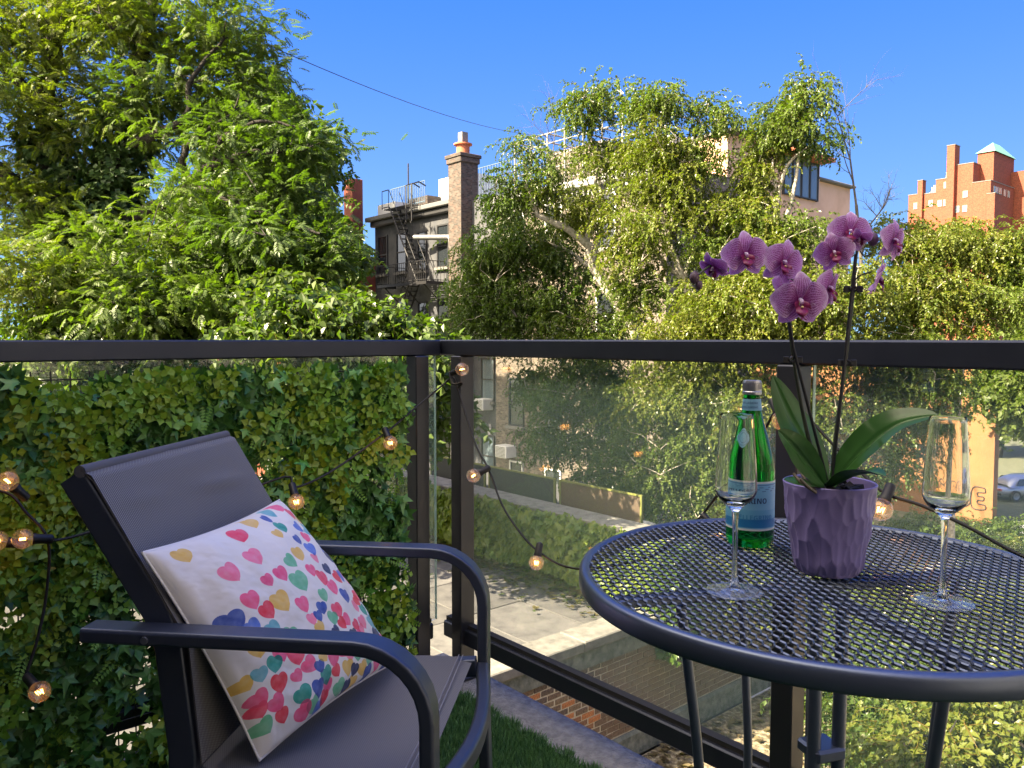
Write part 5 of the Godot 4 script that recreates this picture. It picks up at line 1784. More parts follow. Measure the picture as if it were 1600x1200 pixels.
# ---------------------------------------------------------------- table
const TX := 0.470
const TZ := -1.165
const TY := 0.722
func build_table():
	var t := thing("mesh_table", "round dark metal bistro table with an expanded mesh top", "table", Vector3(TX, 0.012, TZ))
	var paint := mat(lin(0.15, 0.18, 0.245), 0.36, 0.7)
	worn(paint, 74)
	var y := TY - 0.012
	var R := 0.362
	var g := Geo.new()
	g.lathe([Vector2(R - 0.012, y - 0.004), Vector2(R - 0.010, y - 0.024), Vector2(R + 0.000, y - 0.027), Vector2(R + 0.004, y - 0.026), Vector2(R + 0.006, y - 0.022), Vector2(R + 0.006, y - 0.005), Vector2(R + 0.004, y + 0.000), Vector2(R - 0.001, y + 0.003), Vector2(R - 0.008, y + 0.002), Vector2(R - 0.012, y - 0.004)], 160, Vector3.ZERO, 1.2)
	part("rim", g, paint, t)
	# expanded metal: slit strands that zigzag between their knots
	g = Geo.new()
	var px := 0.0128
	var pz := 0.036
	var rr := R - 0.008
	var sw := 0.0018
	var strand := func(a: Vector3, b: Vector3):
		if Vector2(a.x, a.z).length() > rr or Vector2(b.x, b.z).length() > rr: 
			if Vector2(a.x, a.z).length() > rr and Vector2(b.x, b.z).length() > rr: return
		var d := (b - a).normalized()
		var s := Vector3(d.z, 0, -d.x) * sw * 0.5
		var h := Vector3(0, 0.0011, 0)
		var tilt := Vector3(0, 0.0007, 0)
		var p := [a - s - tilt, a + s + tilt, b + s + tilt, b - s - tilt]
		g.poly([p[0] + h, p[1] + h, p[2] + h, p[3] + h], Vector3.UP)
		g.poly([p[0] - h, p[1] - h, p[2] - h, p[3] - h], Vector3.DOWN)
		g.poly([p[0] + h, p[3] + h, p[3] - h, p[0] - h], -s)
		g.poly([p[1] + h, p[2] + h, p[2] - h, p[1] - h], s)
	var nz := int(R / pz) + 1
	var nx := int(R / px) + 1
	var skew := Basis(Vector3.UP, deg_to_rad(-14))
	for a in range(-nx, nx + 1):
		for b in range(-nz - 2, nz + 3):
			# knots of one strand: (a, b) and its half-way neighbour
			var k0 := Vector3(a * px, 0, b * pz)
			var k1 := Vector3((a + 0.5) * px, 0, (b + 0.5) * pz)
			var k2 := Vector3(a * px, 0, (b + 1) * pz)
			var kn := Vector3(0, 0, pz * 0.15)
			var e := Vector3(0, y - 0.001, 0)
			for q in [[k0 - kn, k0 + kn], [k0 + kn, k1 - kn], [k1 - kn, k1 + kn], [k1 + kn, k2 - kn], [k1 + kn, k2 + Vector3(px, 0, 0) - kn], [k0 + Vector3(px, 0, 0) + kn, k1 - kn]]:
				strand.call(skew * q[0] + e, skew * q[1] + e)
	part("mesh_top", g, paint, t)
	# cross braces, legs and centre post
	var dirs := [Vector3(-0.207, 0, 0.05).normalized(), Vector3(0.07, 0, 0.245).normalized(), Vector3(0.207, 0, -0.05).normalized(), Vector3(-0.07, 0, -0.245).normalized()]
	for k in 2:
		var d: Vector3 = dirs[k]
		g = Geo.new()
		g.box(Vector3(0, y - 0.018 - 0.0145 * k, 0), Vector3(2 * R - 0.05, 0.014, 0.022), Basis(d, Vector3.UP, d.cross(Vector3.UP)), 0.003)
		part("brace", g, paint, t)
	for k in 4:
		var d: Vector3 = dirs[k]
		g = Geo.new()
		var pts := curve([d * 0.235 + Vector3(0, y - 0.03, 0), d * 0.222 + Vector3(0, y - 0.12, 0), d * 0.205 + Vector3(0, y - 0.25, 0), d * 0.195 + Vector3(0, y - 0.40, 0), d * 0.215 + Vector3(0, y - 0.58, 0), d * 0.26 + Vector3(0, 0.006, 0)], 5)
		g.tube(pts, 0.0075, 10)
		var lg := part("leg", g, paint, t)
		g = Geo.new()
		g.lathe([Vector2(0.0001, 0.0), Vector2(0.014, 0.0), Vector2(0.014, 0.012), Vector2(0.009, 0.016)], 12, d * 0.26)
		part("rubber_foot", g, M.black, lg)
	for k in 3:
		var a := TAU * k / 3.0 + 0.3
		g = Geo.new()
		g.tube([Vector3(0.026 * cos(a), y - 0.03, 0.026 * sin(a)), Vector3(0.022 * cos(a), 0.20, 0.022 * sin(a)), Vector3(0.05 * cos(a), 0.06, 0.05 * sin(a))], 0.010, 10)
		part("centre_tube", g, paint, t)
	g = Geo.new()
	g.box(Vector3(0, 0.44, 0), Vector3(0.052, 0.02, 0.052), Basis(Vector3.UP, 0.3), 0.004)
	part("centre_clamp", g, paint, t)
	g = Geo.new()
	for k in 4:
		var d: Vector3 = dirs[k]
		g.tube([Vector3(0, 0.16, 0), d * 0.21 + Vector3(0, 0.16, 0)], 0.006, 8)
	part("lower_brace", g, paint, t)

# ---------------------------------------------------------------- glass things
func glass_mat(col: Color, scale: float, clear := 0.0) -> StandardMaterial3D:
	var m := mat(Color(col.r, col.g, col.b, clear), 0.0)
	m.refraction_enabled = true
	m.refraction_scale = scale
	m.transparency = BaseMaterial3D.TRANSPARENCY_ALPHA
	return m

func wrap_text(txt: String, size: float, radius: float, y: float, turn: float, bold := true, serif := false) -> Geo:
	var f := SystemFont.new()
	f.font_names = PackedStringArray(["Droid Serif" if serif else "Droid Sans"])
	f.font_weight = 700 if bold else 400
	var tm := TextMesh.new()
	tm.text = txt
	tm.font = f
	tm.font_size = 32
	tm.pixel_size = size / 32.0
	tm.depth = 0.0
	tm.curve_step = 2.0
	var arr := tm.get_mesh_arrays()
	var g := Geo.new()
	var vs: PackedVector3Array = arr[Mesh.ARRAY_VERTEX]
	for p in vs:
		var a := turn + p.x / radius
		var nn := Vector3(sin(a), 0, cos(a))
		g.vert(nn * radius + Vector3(0, y + p.y, 0), nn)
	for k in arr[Mesh.ARRAY_INDEX]: g.i.append(k)
	return g

func build_bottle():
	var pos := Vector3(0.405, TY + 0.004, -1.327)
	var look := atan2(-pos.x, -pos.z)      # local z towards the camera
	var b := thing("water_bottle", "green glass water bottle with blue labels and a silver cap", "bottle", pos, look)
	var g := Geo.new()
	var prof := [Vector2(0.0001, 0.004), Vector2(0.022, 0.002), Vector2(0.034, 0.0), Vector2(0.0385, 0.004), Vector2(0.0395, 0.012), Vector2(0.0395, 0.118), Vector2(0.0390, 0.130), Vector2(0.0360, 0.150), Vector2(0.0305, 0.172), Vector2(0.0245, 0.193), Vector2(0.0190, 0.213), Vector2(0.0155, 0.230), Vector2(0.0140, 0.246), Vector2(0.0138, 0.262), Vector2(0.0001, 0.262)]
	var sm := []
	for k in prof.size() - 1:
		if k < 5 or k > 11:
			sm.append(prof[k])
			continue
		for q in 4:
			var w: Vector2 = prof[k].cubic_interpolate(prof[k + 1], prof[k - 1], prof[mini(k + 2, prof.size() - 1)], q / 4.0)
			sm.append(w)
	sm.append(prof[-1])
	g.lathe(sm, 64, Vector3.ZERO, 0.8)
	part("glass_body", g, glass_mat(Color(0.10, 0.62, 0.22), 0.036), b)
	# labels: printed paper bands standing just off the glass
	var blue := Color(0.50, 0.74, 0.86)
	var im := Image.create(512, 128, false, Image.FORMAT_RGB8)
	im.fill(blue)
	im.fill_rect(Rect2i(0, 0, 512, 5), Color(0.88, 0.90, 0.90))
	im.fill_rect(Rect2i(0, 123, 512, 5), Color(0.88, 0.90, 0.90))
	im.fill_rect(Rect2i(0, 8, 512, 2), Color(0.25, 0.45, 0.65))
	im.fill_rect(Rect2i(0, 98, 512, 22), Color(0.16, 0.50, 0.74))
	im.fill_rect(Rect2i(0, 74, 512, 24), Color(0.42, 0.70, 0.84))
	for k in 40: im.fill_rect(Rect2i(190 + (k * 37) % 190, 14 + (k / 14) * 5, 9, 2), Color(0.30, 0.48, 0.66))
	im.flip_y()
	var lm := mat(Color.WHITE, 0.5)
	lm.albedo_texture = ImageTexture.create_from_image(im)
	var band := func(ya: float, yb: float, rad: Callable, a0: float, a1: float) -> Geo:
		var q := Geo.new()
		q.grid(40, 10, func(s, t):
			var a := lerpf(a0, a1, s)
			var yy := lerpf(ya, yb, t)
			var rr: float = rad.call(yy)
			return Vector3(sin(a) * rr, yy, cos(a) * rr))
		return q
	var lab := part("main_label", band.call(0.030, 0.112, func(_y): return 0.0399, -2.6, 2.6), lm, b)
	part("lettering", wrap_text("S.PELLEGRINO", 0.0125, 0.0402, 0.080, -0.35), mat(lin(0.02, 0.06, 0.16), 0.6), lab)
	part("lettering", wrap_text("PELLEGRINO", 0.011, 0.0402, 0.052, 0.2), mat(lin(0.05, 0.27, 0.52), 0.6), lab)
	var nk := mat(Color(0.46, 0.66, 0.78), 0.5)
	var nl := part("neck_label", band.call(0.228, 0.247, func(yy): return lerpf(0.0164, 0.0145, (yy - 0.228) / 0.019), -3.1, 3.1), nk, b)
	for k in 2: part("neck_print", wrap_text("S.PELLEGRINO", 0.0045, 0.0166 - 0.0008 * k, 0.2335 + k * 0.007, -0.3), mat(lin(0.04, 0.10, 0.22), 0.6), nl)
	g = Geo.new()
	g.grid(20, 14, func(s, t):
		var an: float = TAU * s
		var w: float = 0.0135 * t * (1.0 + 0.12 * cos(an * 4.0))
		var yy: float = 0.183 + w * cos(an) * 1.12
		var rr := lerpf(0.0325, 0.0215, (yy - 0.165) / 0.04) + 0.0008
		var a: float = -0.38 + w * sin(an) / 0.027
		return Vector3(sin(a) * rr, yy, cos(a) * rr), true)
	var md := part("medallion", g, mat(Color(0.50, 0.72, 0.82), 0.5), b)
	g = Geo.new()
	for ring in [0.0112, 0.0075]:
		var loop := []
		for k in 33:
			var an := TAU * k / 32.0
			var yy: float = 0.183 + ring * cos(an) * 1.12
			var rr := lerpf(0.0325, 0.0215, (yy - 0.165) / 0.04) + 0.0010
			var a: float = -0.38 + ring * sin(an) / 0.027
			loop.append(Vector3(sin(a) * rr, yy, cos(a) * rr))
		g.tube(loop, 0.0004, 4, false)
	part("emblem", g, mat(lin(0.08, 0.16, 0.28), 0.6), md)
	# cap
	g = Geo.new()
	g.lathe([Vector2(0.0150, 0.254), Vector2(0.0158, 0.255), Vector2(0.0158, 0.259), Vector2(0.0150, 0.260), Vector2(0.0154, 0.262), Vector2(0.0154, 0.275), Vector2(0.0142, 0.278), Vector2(0.0001, 0.2785)], 40)
	var cap := part("cap", g, mat(lin(0.50, 0.50, 0.53), 0.32, 0.85), b)
	g = Geo.new()
	for k in 36:
		var a := TAU * k / 36
		g.box(Vector3(sin(a) * 0.0155, 0.2685, cos(a) * 0.0155), Vector3(0.0011, 0.011, 0.0008), Basis(Vector3.UP, a))
	part("knurls", g, mat(lin(0.42, 0.42, 0.46), 0.35, 0.85), cap)

func build_flutes():
	var gm := glass_mat(Color(0.97, 0.985, 0.98), 0.052)
	var foot_m := mat(Color(0.93, 0.96, 1.0, 0.13), 0.03)
	foot_m.transparency = BaseMaterial3D.TRANSPARENCY_ALPHA
	var outer := [Vector2(0.0001, 0.0030), Vector2(0.0065, 0.0032), Vector2(0.0075, 0.0045), Vector2(0.0068, 0.0100), Vector2(0.0045, 0.022), Vector2(0.0038, 0.045), Vector2(0.0037, 0.085), Vector2(0.0046, 0.108), Vector2(0.0062, 0.1145), Vector2(0.0130, 0.122), Vector2(0.0220, 0.1300), Vector2(0.0268, 0.1375), Vector2(0.0282, 0.1460), Vector2(0.0276, 0.160), Vector2(0.0258, 0.190), Vector2(0.0236, 0.222), Vector2(0.0222, 0.2455)]
	var inner := [Vector2(0.0219, 0.2462), Vector2(0.0214, 0.2455), Vector2(0.0228, 0.222), Vector2(0.0249, 0.190), Vector2(0.0266, 0.160), Vector2(0.0271, 0.1465), Vector2(0.0257, 0.1390), Vector2(0.0210, 0.1325), Vector2(0.0110, 0.1265), Vector2(0.0001, 0.1240)]
	var prof := []
	for arr in [outer, inner]:
		for k in arr.size() - 1:
			for q in 3:
				var w: Vector2 = arr[k].cubic_interpolate(arr[k + 1], arr[maxi(k - 1, 0)], arr[mini(k + 2, arr.size() - 1)], q / 3.0)
				w.x = maxf(w.x, 0.0001)
				prof.append(w)
		prof.append(arr[-1])
	var mesh: ArrayMesh = null
	for q in [[Vector3(0.3075, TY + 0.002, -1.073), "clear wine flute standing in front of the green bottle", 1.0], [Vector3(0.5715, TY + 0.002, -1.029), "clear wine flute at the right, beside the long orchid leaf", 1.0]]:
		var t := thing("wine_flute", q[1], "glass", q[0], 0.0, "wine flutes on the mesh table")
		if mesh == null:
			var g := Geo.new()
			g.lathe(prof, 72, Vector3.ZERO, 1.2)
			mesh = g.mesh()
		part("bowl_and_stem", mesh, gm, t)
		var ft := Geo.new()
		ft.lathe([Vector2(0.0372, 0.0006), Vector2(0.0378, 0.0011), Vector2(0.0372, 0.0016), Vector2(0.028, 0.0022), Vector2(0.016, 0.0032), Vector2(0.0078, 0.0062)], 72, Vector3.ZERO, 1.2)
		var fo := part("foot", ft, foot_m, t)
		var rg := []
		for k in 73: rg.append(Vector3(sin(TAU * k / 72.0) * 0.0376, 0.0011, cos(TAU * k / 72.0) * 0.0376))
		ft = Geo.new()
		ft.tube(rg, 0.0006, 6, false)
		part("foot_edge", ft, gm, fo)

# ---------------------------------------------------------------- orchid
func petal_tex(kind: int, s: int) -> ImageTexture:       # pigment of a petal: along its length x, across it y
	var N := 192
	var im := Image.create(N, N, false, Image.FORMAT_RGB8)
	var nz := FastNoiseLite.new()
	nz.seed = s
	nz.frequency = 0.15
	var n2 := FastNoiseLite.new()
	n2.seed = s + 1
	n2.frequency = 0.02
	var pale := Color(0.95, 0.88, 0.98)
	var mauve := Color(0.84, 0.56, 0.88)
	var deep := Color(0.52, 0.03, 0.44)
	for y in N:
		for x in N:
			var u := float(x) / N
			var v := float(y) / N * 2 - 1
			var c := mauve.lerp(pale, clampf(0.10 + 0.75 * u * u + 0.5 * v * v + 0.3 * n2.get_noise_2d(x, y), 0, 1))
			var lanes := 9.0 if kind == 0 else 5.0
			var vein := absf(fposmod(v * lanes * (0.55 + 0.45 * u) + 0.15 * n2.get_noise_2d(x * 2.0, y * 2.0) + 0.5, 1.0) - 0.5) * 2.0
			var dash := nz.get_noise_2d(x * 1.0, y * 1.3)
			var body := clampf(1.25 - u * 0.95 - 0.35 * v * v, 0.0, 1.0)
			if vein < 0.62 * body + 0.22 and dash > 0.22 - 0.30 * body and u < 0.95:
				c = c.lerp(deep, 0.9)
			c = c.lerp(deep.lerp(Color(0.55, 0.06, 0.45), 0.5), clampf((0.30 - u) * 3.0, 0.0, 0.85) if kind == 0 else clampf((0.16 - u) * 4.0, 0.0, 0.7))
			if u > 0.93 or absf(v) > 0.93: c = c.lerp(Color(0.93, 0.88, 0.96), 0.6)
			im.set_pixel(x, y, c)
	return ImageTexture.create_from_image(im)

func petal(length: float, width: float, ang: float, round_: float, cup: float, twist: float, seed_: float) -> Geo:
	# grows from the flower's middle in the xy plane at the angle ang (from +y, clockwise), facing z
	var g := Geo.new()
	var d := Vector3(sin(ang), cos(ang), 0)
	var s_ := Vector3(cos(ang), -sin(ang), 0)
	var f := func(s: float, t: float) -> Vector3:
		var v := t * 2 - 1
		var w := width * 0.5 * pow(maxf(0.0, sin(PI * pow(clampf(s, 0.004, 0.996), round_))), 0.62) * (0.35 + 0.65 * smoothstep(0.0, 0.35, s))
		var rip := 0.0012 * sin(s * 17.0 + seed_) * absf(v) * absf(v)
		var z := -cup * length * pow(s, 2.0) + 0.18 * cup * width * v * v * s + rip + 0.004 * sin(PI * s) + twist * v * w
		return d * (0.002 + length * s) + s_ * w * v + Vector3(0, 0, z)
	g.grid(16, 14, func(s, t): return f.call(s, t) + Vector3(0, 0, 0.0003), true)
	g.grid(16, 14, func(s, t): return f.call(s, t) - Vector3(0, 0, 0.0003))
	return g

func build_orchid():
	var r := rng(61)
	var P := Vector3(0.476, TY + 0.003, -1.172)
	var o := thing("potted_orchid", "purple speckled orchid growing in a faceted violet pot on the table", "orchid", P)
	# pot with hammered facets
	var cell := FastNoiseLite.new()
	cell.seed = 12
	cell.noise_type = FastNoiseLite.TYPE_CELLULAR
	cell.cellular_return_type = FastNoiseLite.RETURN_DISTANCE
	cell.cellular_distance_function = FastNoiseLite.DISTANCE_EUCLIDEAN
	cell.frequency = 1.0
	cell.fractal_type = FastNoiseLite.FRACTAL_NONE
	var H := 0.134
	var rad := func(t: float) -> float: return lerpf(0.0475, 0.0665, pow(t, 0.9)) - 0.004 * pow(1.0 - t, 10.0)
	var g := Geo.new()
	g.grid(200, 96, func(s, t):
		var a: float = TAU * s
		var r0: float = rad.call(t)
		var dm := cell.get_noise_3d(sin(a) * 4.6 + 5.0, t * 3.6, cos(a) * 4.6) + 1.0
		var fade := smoothstep(0.0, 0.04, t) * smoothstep(1.0, 0.90, t)
		var rr := r0 + fade * (0.0062 * dm * dm - 0.0018)
		return Vector3(sin(a) * rr, H * t, cos(a) * rr))
	g.lathe([Vector2(0.0665, H), Vector2(0.0650, H + 0.0012), Vector2(0.0630, H), Vector2(0.0615, H - 0.02)], 64)
	g.lathe([Vector2(0.0001, 0.0), Vector2(0.0435, 0.0)], 48)
	var pm := mat(lin(0.27, 0.22, 0.48), 0.42)
	part("pot", g, pm, o)
	# bark chips filling the pot
	g = Geo.new()
	for k in 130:
		var a := r.randf() * TAU
		var q := sqrt(r.randf()) * 0.046
		g.box(Vector3(sin(a) * q, H - 0.018 + r.randf() * 0.012, cos(a) * q), Vector3(0.016, 0.006, 0.010) * r.randf_range(0.7, 1.5), Basis.from_euler(Vector3(r.randf_range(-0.6, 0.6), r.randf() * TAU, r.randf_range(-0.6, 0.6))), 0.001)
	g.lathe([Vector2(0.061, H - 0.022), Vector2(0.0001, H - 0.020)], 32)
	var bk := part("bark_chips", g, M.bark_dark, o)
	bk.set_meta("kind", "stuff")
	# leaves: spine points given as places in the picture and depths
	var lf := mat(lin(0.055, 0.16, 0.035), 0.30)
	lf.backlight_enabled = true
	lf.backlight = Color(0.35, 0.5, 0.1)
	lf.albedo_texture = noise_tex(62, 0.01, [[0.0, Color(0.75, 0.8, 0.7)], [1.0, Color(1, 1, 1)]], 128, 3)
	var spines := [
		[[[1290, 752, 1.165], [1262, 700, 1.18], [1235, 650, 1.20], [1208, 588, 1.215]], 0.056, Vector3(0.25, 0.1, 1.0), 0.10, 0.55],
		[[[1288, 757, 1.15], [1262, 725, 1.13], [1238, 695, 1.115], [1216, 672, 1.105]], 0.042, Vector3(-0.35, 0.55, 0.6), 0.3, 0.45],
		[[[1300, 758, 1.165], [1345, 706, 1.14], [1400, 664, 1.115], [1464, 648, 1.09]], 0.058, Vector3(-0.15, 0.75, 0.42), 0.35, 0.52],
		[[[1296, 762, 1.15], [1330, 744, 1.10], [1358, 738, 1.07], [1384, 744, 1.05]], 0.040, Vector3(0.1, 1.0, 0.25), 0.30, 0.5],
		[[[1284, 762, 1.15], [1262, 757, 1.12], [1242, 754, 1.105], [1225, 750, 1.10]], 0.024, Vector3(0.0, 1.0, 0.5), 0.3, 0.5],
	]
	for L in spines:
		var sp := []
		for q in L[0]: sp.append(at(q[0], q[1], q[2]) - P)
		var cv := curve(sp, 8)
		var up: Vector3 = L[2]
		var wid: float = L[1]
		var fold: float = L[3]
		var pk: float = L[4]
		var f := func(s: float, t: float) -> Vector3:
			var fi := s * (cv.size() - 1)
			var k := mini(int(fi), cv.size() - 2)
			var p: Vector3 = cv[k].lerp(cv[k + 1], fi - k)
			var tg: Vector3 = (cv[k + 1] - cv[k]).normalized()
			var sd := tg.cross(up).normalized()
			var nn := sd.cross(tg).normalized()
			var w := wid * 0.5 * pow(maxf(0.0, sin(PI * pow(clampf(s, 0.03, 0.995), 0.9 + (pk - 0.5)))), 0.7)
			if s < 0.25: w = maxf(w, wid * 0.17)
			var v := t * 2 - 1
			return p + sd * w * v + nn * w * (absf(v) * fold - 0.10 * exp(-v * v * 60.0))
		g = Geo.new()
		g.grid(28, 14, func(s, t): return f.call(s, t) + Vector3(0, 0, 0.0006))
		g.grid(28, 14, func(s, t): return f.call(s, t) - Vector3(0, 0, 0.0006), true)
		part("leaf", g, lf, o)
	# withered roots
	g = Geo.new()
	for q in [[[1240, 740, 1.12], [1250, 752, 1.11], [1268, 765, 1.10]], [[1250, 735, 1.15], [1262, 755, 1.13], [1275, 768, 1.12]], [[1275, 770, 1.105], [1262, 760, 1.10], [1250, 748, 1.10]]]:
		var sp := []
		for e in q: sp.append(at(e[0], e[1], e[2]) - P)
		g.tube(curve(sp, 4), 0.0022, 6)
	part("aerial_root", g, mat(lin(0.16, 0.13, 0.09), 0.8), o)
	# flower stems
	var stem_m := mat(lin(0.030, 0.038, 0.022), 0.45)
	var stems := [
		[[1288, 755, 1.172], [1265, 690, 1.175], [1248, 610, 1.18], [1236, 530, 1.18], [1228, 460, 1.18], [1220, 425, 1.18], [1190, 400, 1.17], [1150, 396, 1.165], [1110, 415, 1.16], [1084, 436, 1.155]],
		[[1300, 755, 1.18], [1305, 690, 1.185], [1314, 620, 1.19], [1322, 560, 1.19], [1332, 470, 1.19], [1338, 400, 1.19], [1345, 372, 1.185], [1368, 368, 1.18]],
	]
	for k in 2:
		var sp := []
		for q in stems[k]: sp.append(at(q[0], q[1], q[2]) - P)
		g = Geo.new()
		var cv := curve(sp, 6)
		g.tube(cv, taper(cv.size(), 0.0032, 0.0016), 9)
		part("flower_stem", g, stem_m, o)
	var sticks := [[[1296, 765, 1.165], [1240, 545, 1.165], [1226, 455, 1.168]], [[1299, 765, 1.165], [1312, 640, 1.172], [1337, 398, 1.178]]]
	for k in 2:
		var sp := []
		for q in sticks[k]: sp.append(at(q[0], q[1], q[2]) - P)
		g = Geo.new()
		g.tube(sp, 0.0024, 8)
		part("support_stick", g, M.black, o)
	for q in [[1332, 452, 1.18], [1322, 567, 1.18], [1238, 562, 1.17]]:
		var c := at(q[0], q[1], q[2]) - P
		g = Geo.new()
		for s in [-1.0, 1.0]:
			g.tube([c + Vector3(s * 0.0005, -0.004, 0.002), c + Vector3(s * 0.0065, 0, 0.004), c + Vector3(s * 0.0005, 0.004, 0.002)], 0.0025, 6)
			g.box(c + Vector3(s * 0.010, 0.0, 0.003), Vector3(0.009, 0.010, 0.003), Basis.IDENTITY, 0.001)
		part("clip", g, M.black, o)
	for q in [[[1340, 385, 1.187], [1350, 400, 1.18], [1362, 396, 1.17]], [[1333, 440, 1.19], [1345, 430, 1.18], [1362, 425, 1.172]], [[1222, 440, 1.178], [1236, 436, 1.165], [1248, 448, 1.155]], [[1228, 480, 1.18], [1262, 462, 1.175], [1290, 450, 1.17]], [[1338, 400, 1.19], [1322, 396, 1.178], [1310, 392, 1.172]]]:
		var sp := []
		for e in q: sp.append(at(e[0], e[1], e[2]) - P)
		g = Geo.new()
		g.tube(curve(sp, 4), 0.0011, 6)
		part("flower_stalk", g, stem_m, o)
	# flowers
	var m_petal: Array = []
	for k in 3:
		var m := mat(Color.WHITE, 0.5)
		m.albedo_texture = petal_tex(0 if k < 2 else 1, 200 + k * 7)
		m.backlight_enabled = true
		m.backlight = Color(0.9, 0.8, 0.9)
		m_petal.append(m)
	var lip_m := mat(lin(0.22, 0.012, 0.09), 0.4)
	var throat_m := mat(lin(0.60, 0.45, 0.22), 0.5)
	var shapes := {}
	for k in 2:
		var w := 1.0 + 0.05 * k
		shapes["petal%d" % k] = [petal(0.044, 0.056 * w, deg_to_rad(-84), 0.72, 0.14, 0.05, k * 2.0).mesh(), petal(0.044, 0.056 * w, deg_to_rad(84), 0.72, 0.12, -0.05, k * 3.0).mesh()]
		shapes["sepal%d" % k] = [petal(0.043, 0.030, 0.0, 0.85, 0.10 + 0.1 * k, 0.0, 1.0).mesh(), petal(0.042, 0.030, deg_to_rad(-142), 0.85, 0.22, 0.1, 2.0).mesh(), petal(0.042, 0.030, deg_to_rad(142), 0.85, 0.22, -0.1, 2.5).mesh()]
	var lip := Geo.new()
	for s in [-1.0, 1.0]:       # side lobes
		lip.grid(8, 6, func(a, b): return Vector3(s * (0.002 + 0.010 * sin(a * 1.7)), -0.004 - 0.004 * a + 0.010 * (b - 0.4) * (1.0 - 0.3 * a), 0.004 + 0.012 * a - 0.004 * b * b))
	lip.grid(10, 8, func(a, b):  # middle lobe
		var v: float = b * 2 - 1
		var w := 0.0095 * sin(PI * (0.15 + 0.85 * a) * 0.97)
		return Vector3(w * v, -0.007 - 0.017 * a, 0.006 + 0.013 * sin(a * 2.2) - 0.004 * v * v), true)
	for s in [-1.0, 1.0]:
		lip.tube([Vector3(s * 0.001, -0.023, 0.017), Vector3(s * 0.003, -0.026, 0.020), Vector3(s * 0.004, -0.025, 0.024)], [0.001, 0.0008, 0.0003], 5)
	var lip_mesh := lip.mesh()
	var col_g := Geo.new()
	col_g.tube([Vector3(0, 0.002, 0), Vector3(0, 0.001, 0.006), Vector3(0, -0.002, 0.010)], [0.0032, 0.0034, 0.0028], 10)
	var col_mesh := col_g.mesh()
	var thr := Geo.new()
	thr.box(Vector3(0, -0.008, 0.011), Vector3(0.005, 0.004, 0.004), Basis.IDENTITY, 0.0015)
	var thr_mesh := thr.mesh()
	# [px, py, depth, size, yaw (to the right +), pitch (down +), roll, variant]
	var fl := [
		[1250, 470, 1.145, 1.00, 0.02, 0.20, 0.02, 0],
		[1165, 398, 1.150, 0.84, 0.05, 0.05, 0.06, 1],
		[1224, 410, 1.160, 0.84, 0.30, 0.05, -0.30, 0],
		[1294, 450, 1.170, 0.86, 0.85, 0.10, -0.15, 1],
		[1304, 394, 1.160, 0.70, -0.30, 0.15, 0.25, 0],
		[1328, 362, 1.165, 0.76, -0.10, -0.10, -0.12, 1],
		[1396, 376, 1.165, 0.78, 0.65, 0.05, -0.18, 0],
		[1372, 434, 1.170, 0.74, 1.20, 0.30, 0.30, 1],
		[1115, 418, 1.160, 0.60, -0.95, 0.75, 0.10, 1],
		[1238, 446, 1.190, 0.70, 2.6, 0.0, 0.2, 0],
		[1343, 372, 1.160, 0.46, -0.35, 1.05, 0.3, 1],
	]
	for q in fl:
		var pos := at(q[0], q[1], q[2]) - P
		var bas := Basis(Vector3.UP, q[4]) * Basis(Vector3.RIGHT, q[5]) * Basis(Vector3(0, 0, 1), q[6])
		var f := node("flower", o, Transform3D(bas.scaled(Vector3.ONE * q[3] * 0.94), pos))
		var v: int = q[7]
		var wilt: bool = q[3] < 0.65
		for k in 2:
			if wilt and k == 0 and q[3] < 0.5: continue
			part("petal", shapes["petal%d" % v][k], m_petal[v], f)
		for k in 3:
			part("sepal", shapes["sepal%d" % v][k], m_petal[2], f, Transform3D(Basis.IDENTITY, Vector3(0, 0, -0.0015)))
		part("lip", lip_mesh, lip_m, f)
		part("column", col_mesh, m_petal[2], f)
		part("throat", thr_mesh, throat_m, f)
	for q in [[1085, 434, 1.155, 0.008], [1092, 446, 1.155, 0.006], [1364, 374, 1.175, 0.009]]:
		g = Geo.new()
		var c := at(q[0], q[1], q[2]) - P
		var rr: float = q[3]
		g.lathe([Vector2(0.0001, -rr * 1.2), Vector2(rr * 0.6, -rr * 0.9), Vector2(rr * 0.95, -rr * 0.2), Vector2(rr * 0.75, rr * 0.7), Vector2(0.0001, rr * 1.35)], 14, c, 1.5)
		part("bud", g, mat(lin(0.12, 0.07, 0.10), 0.5), o)

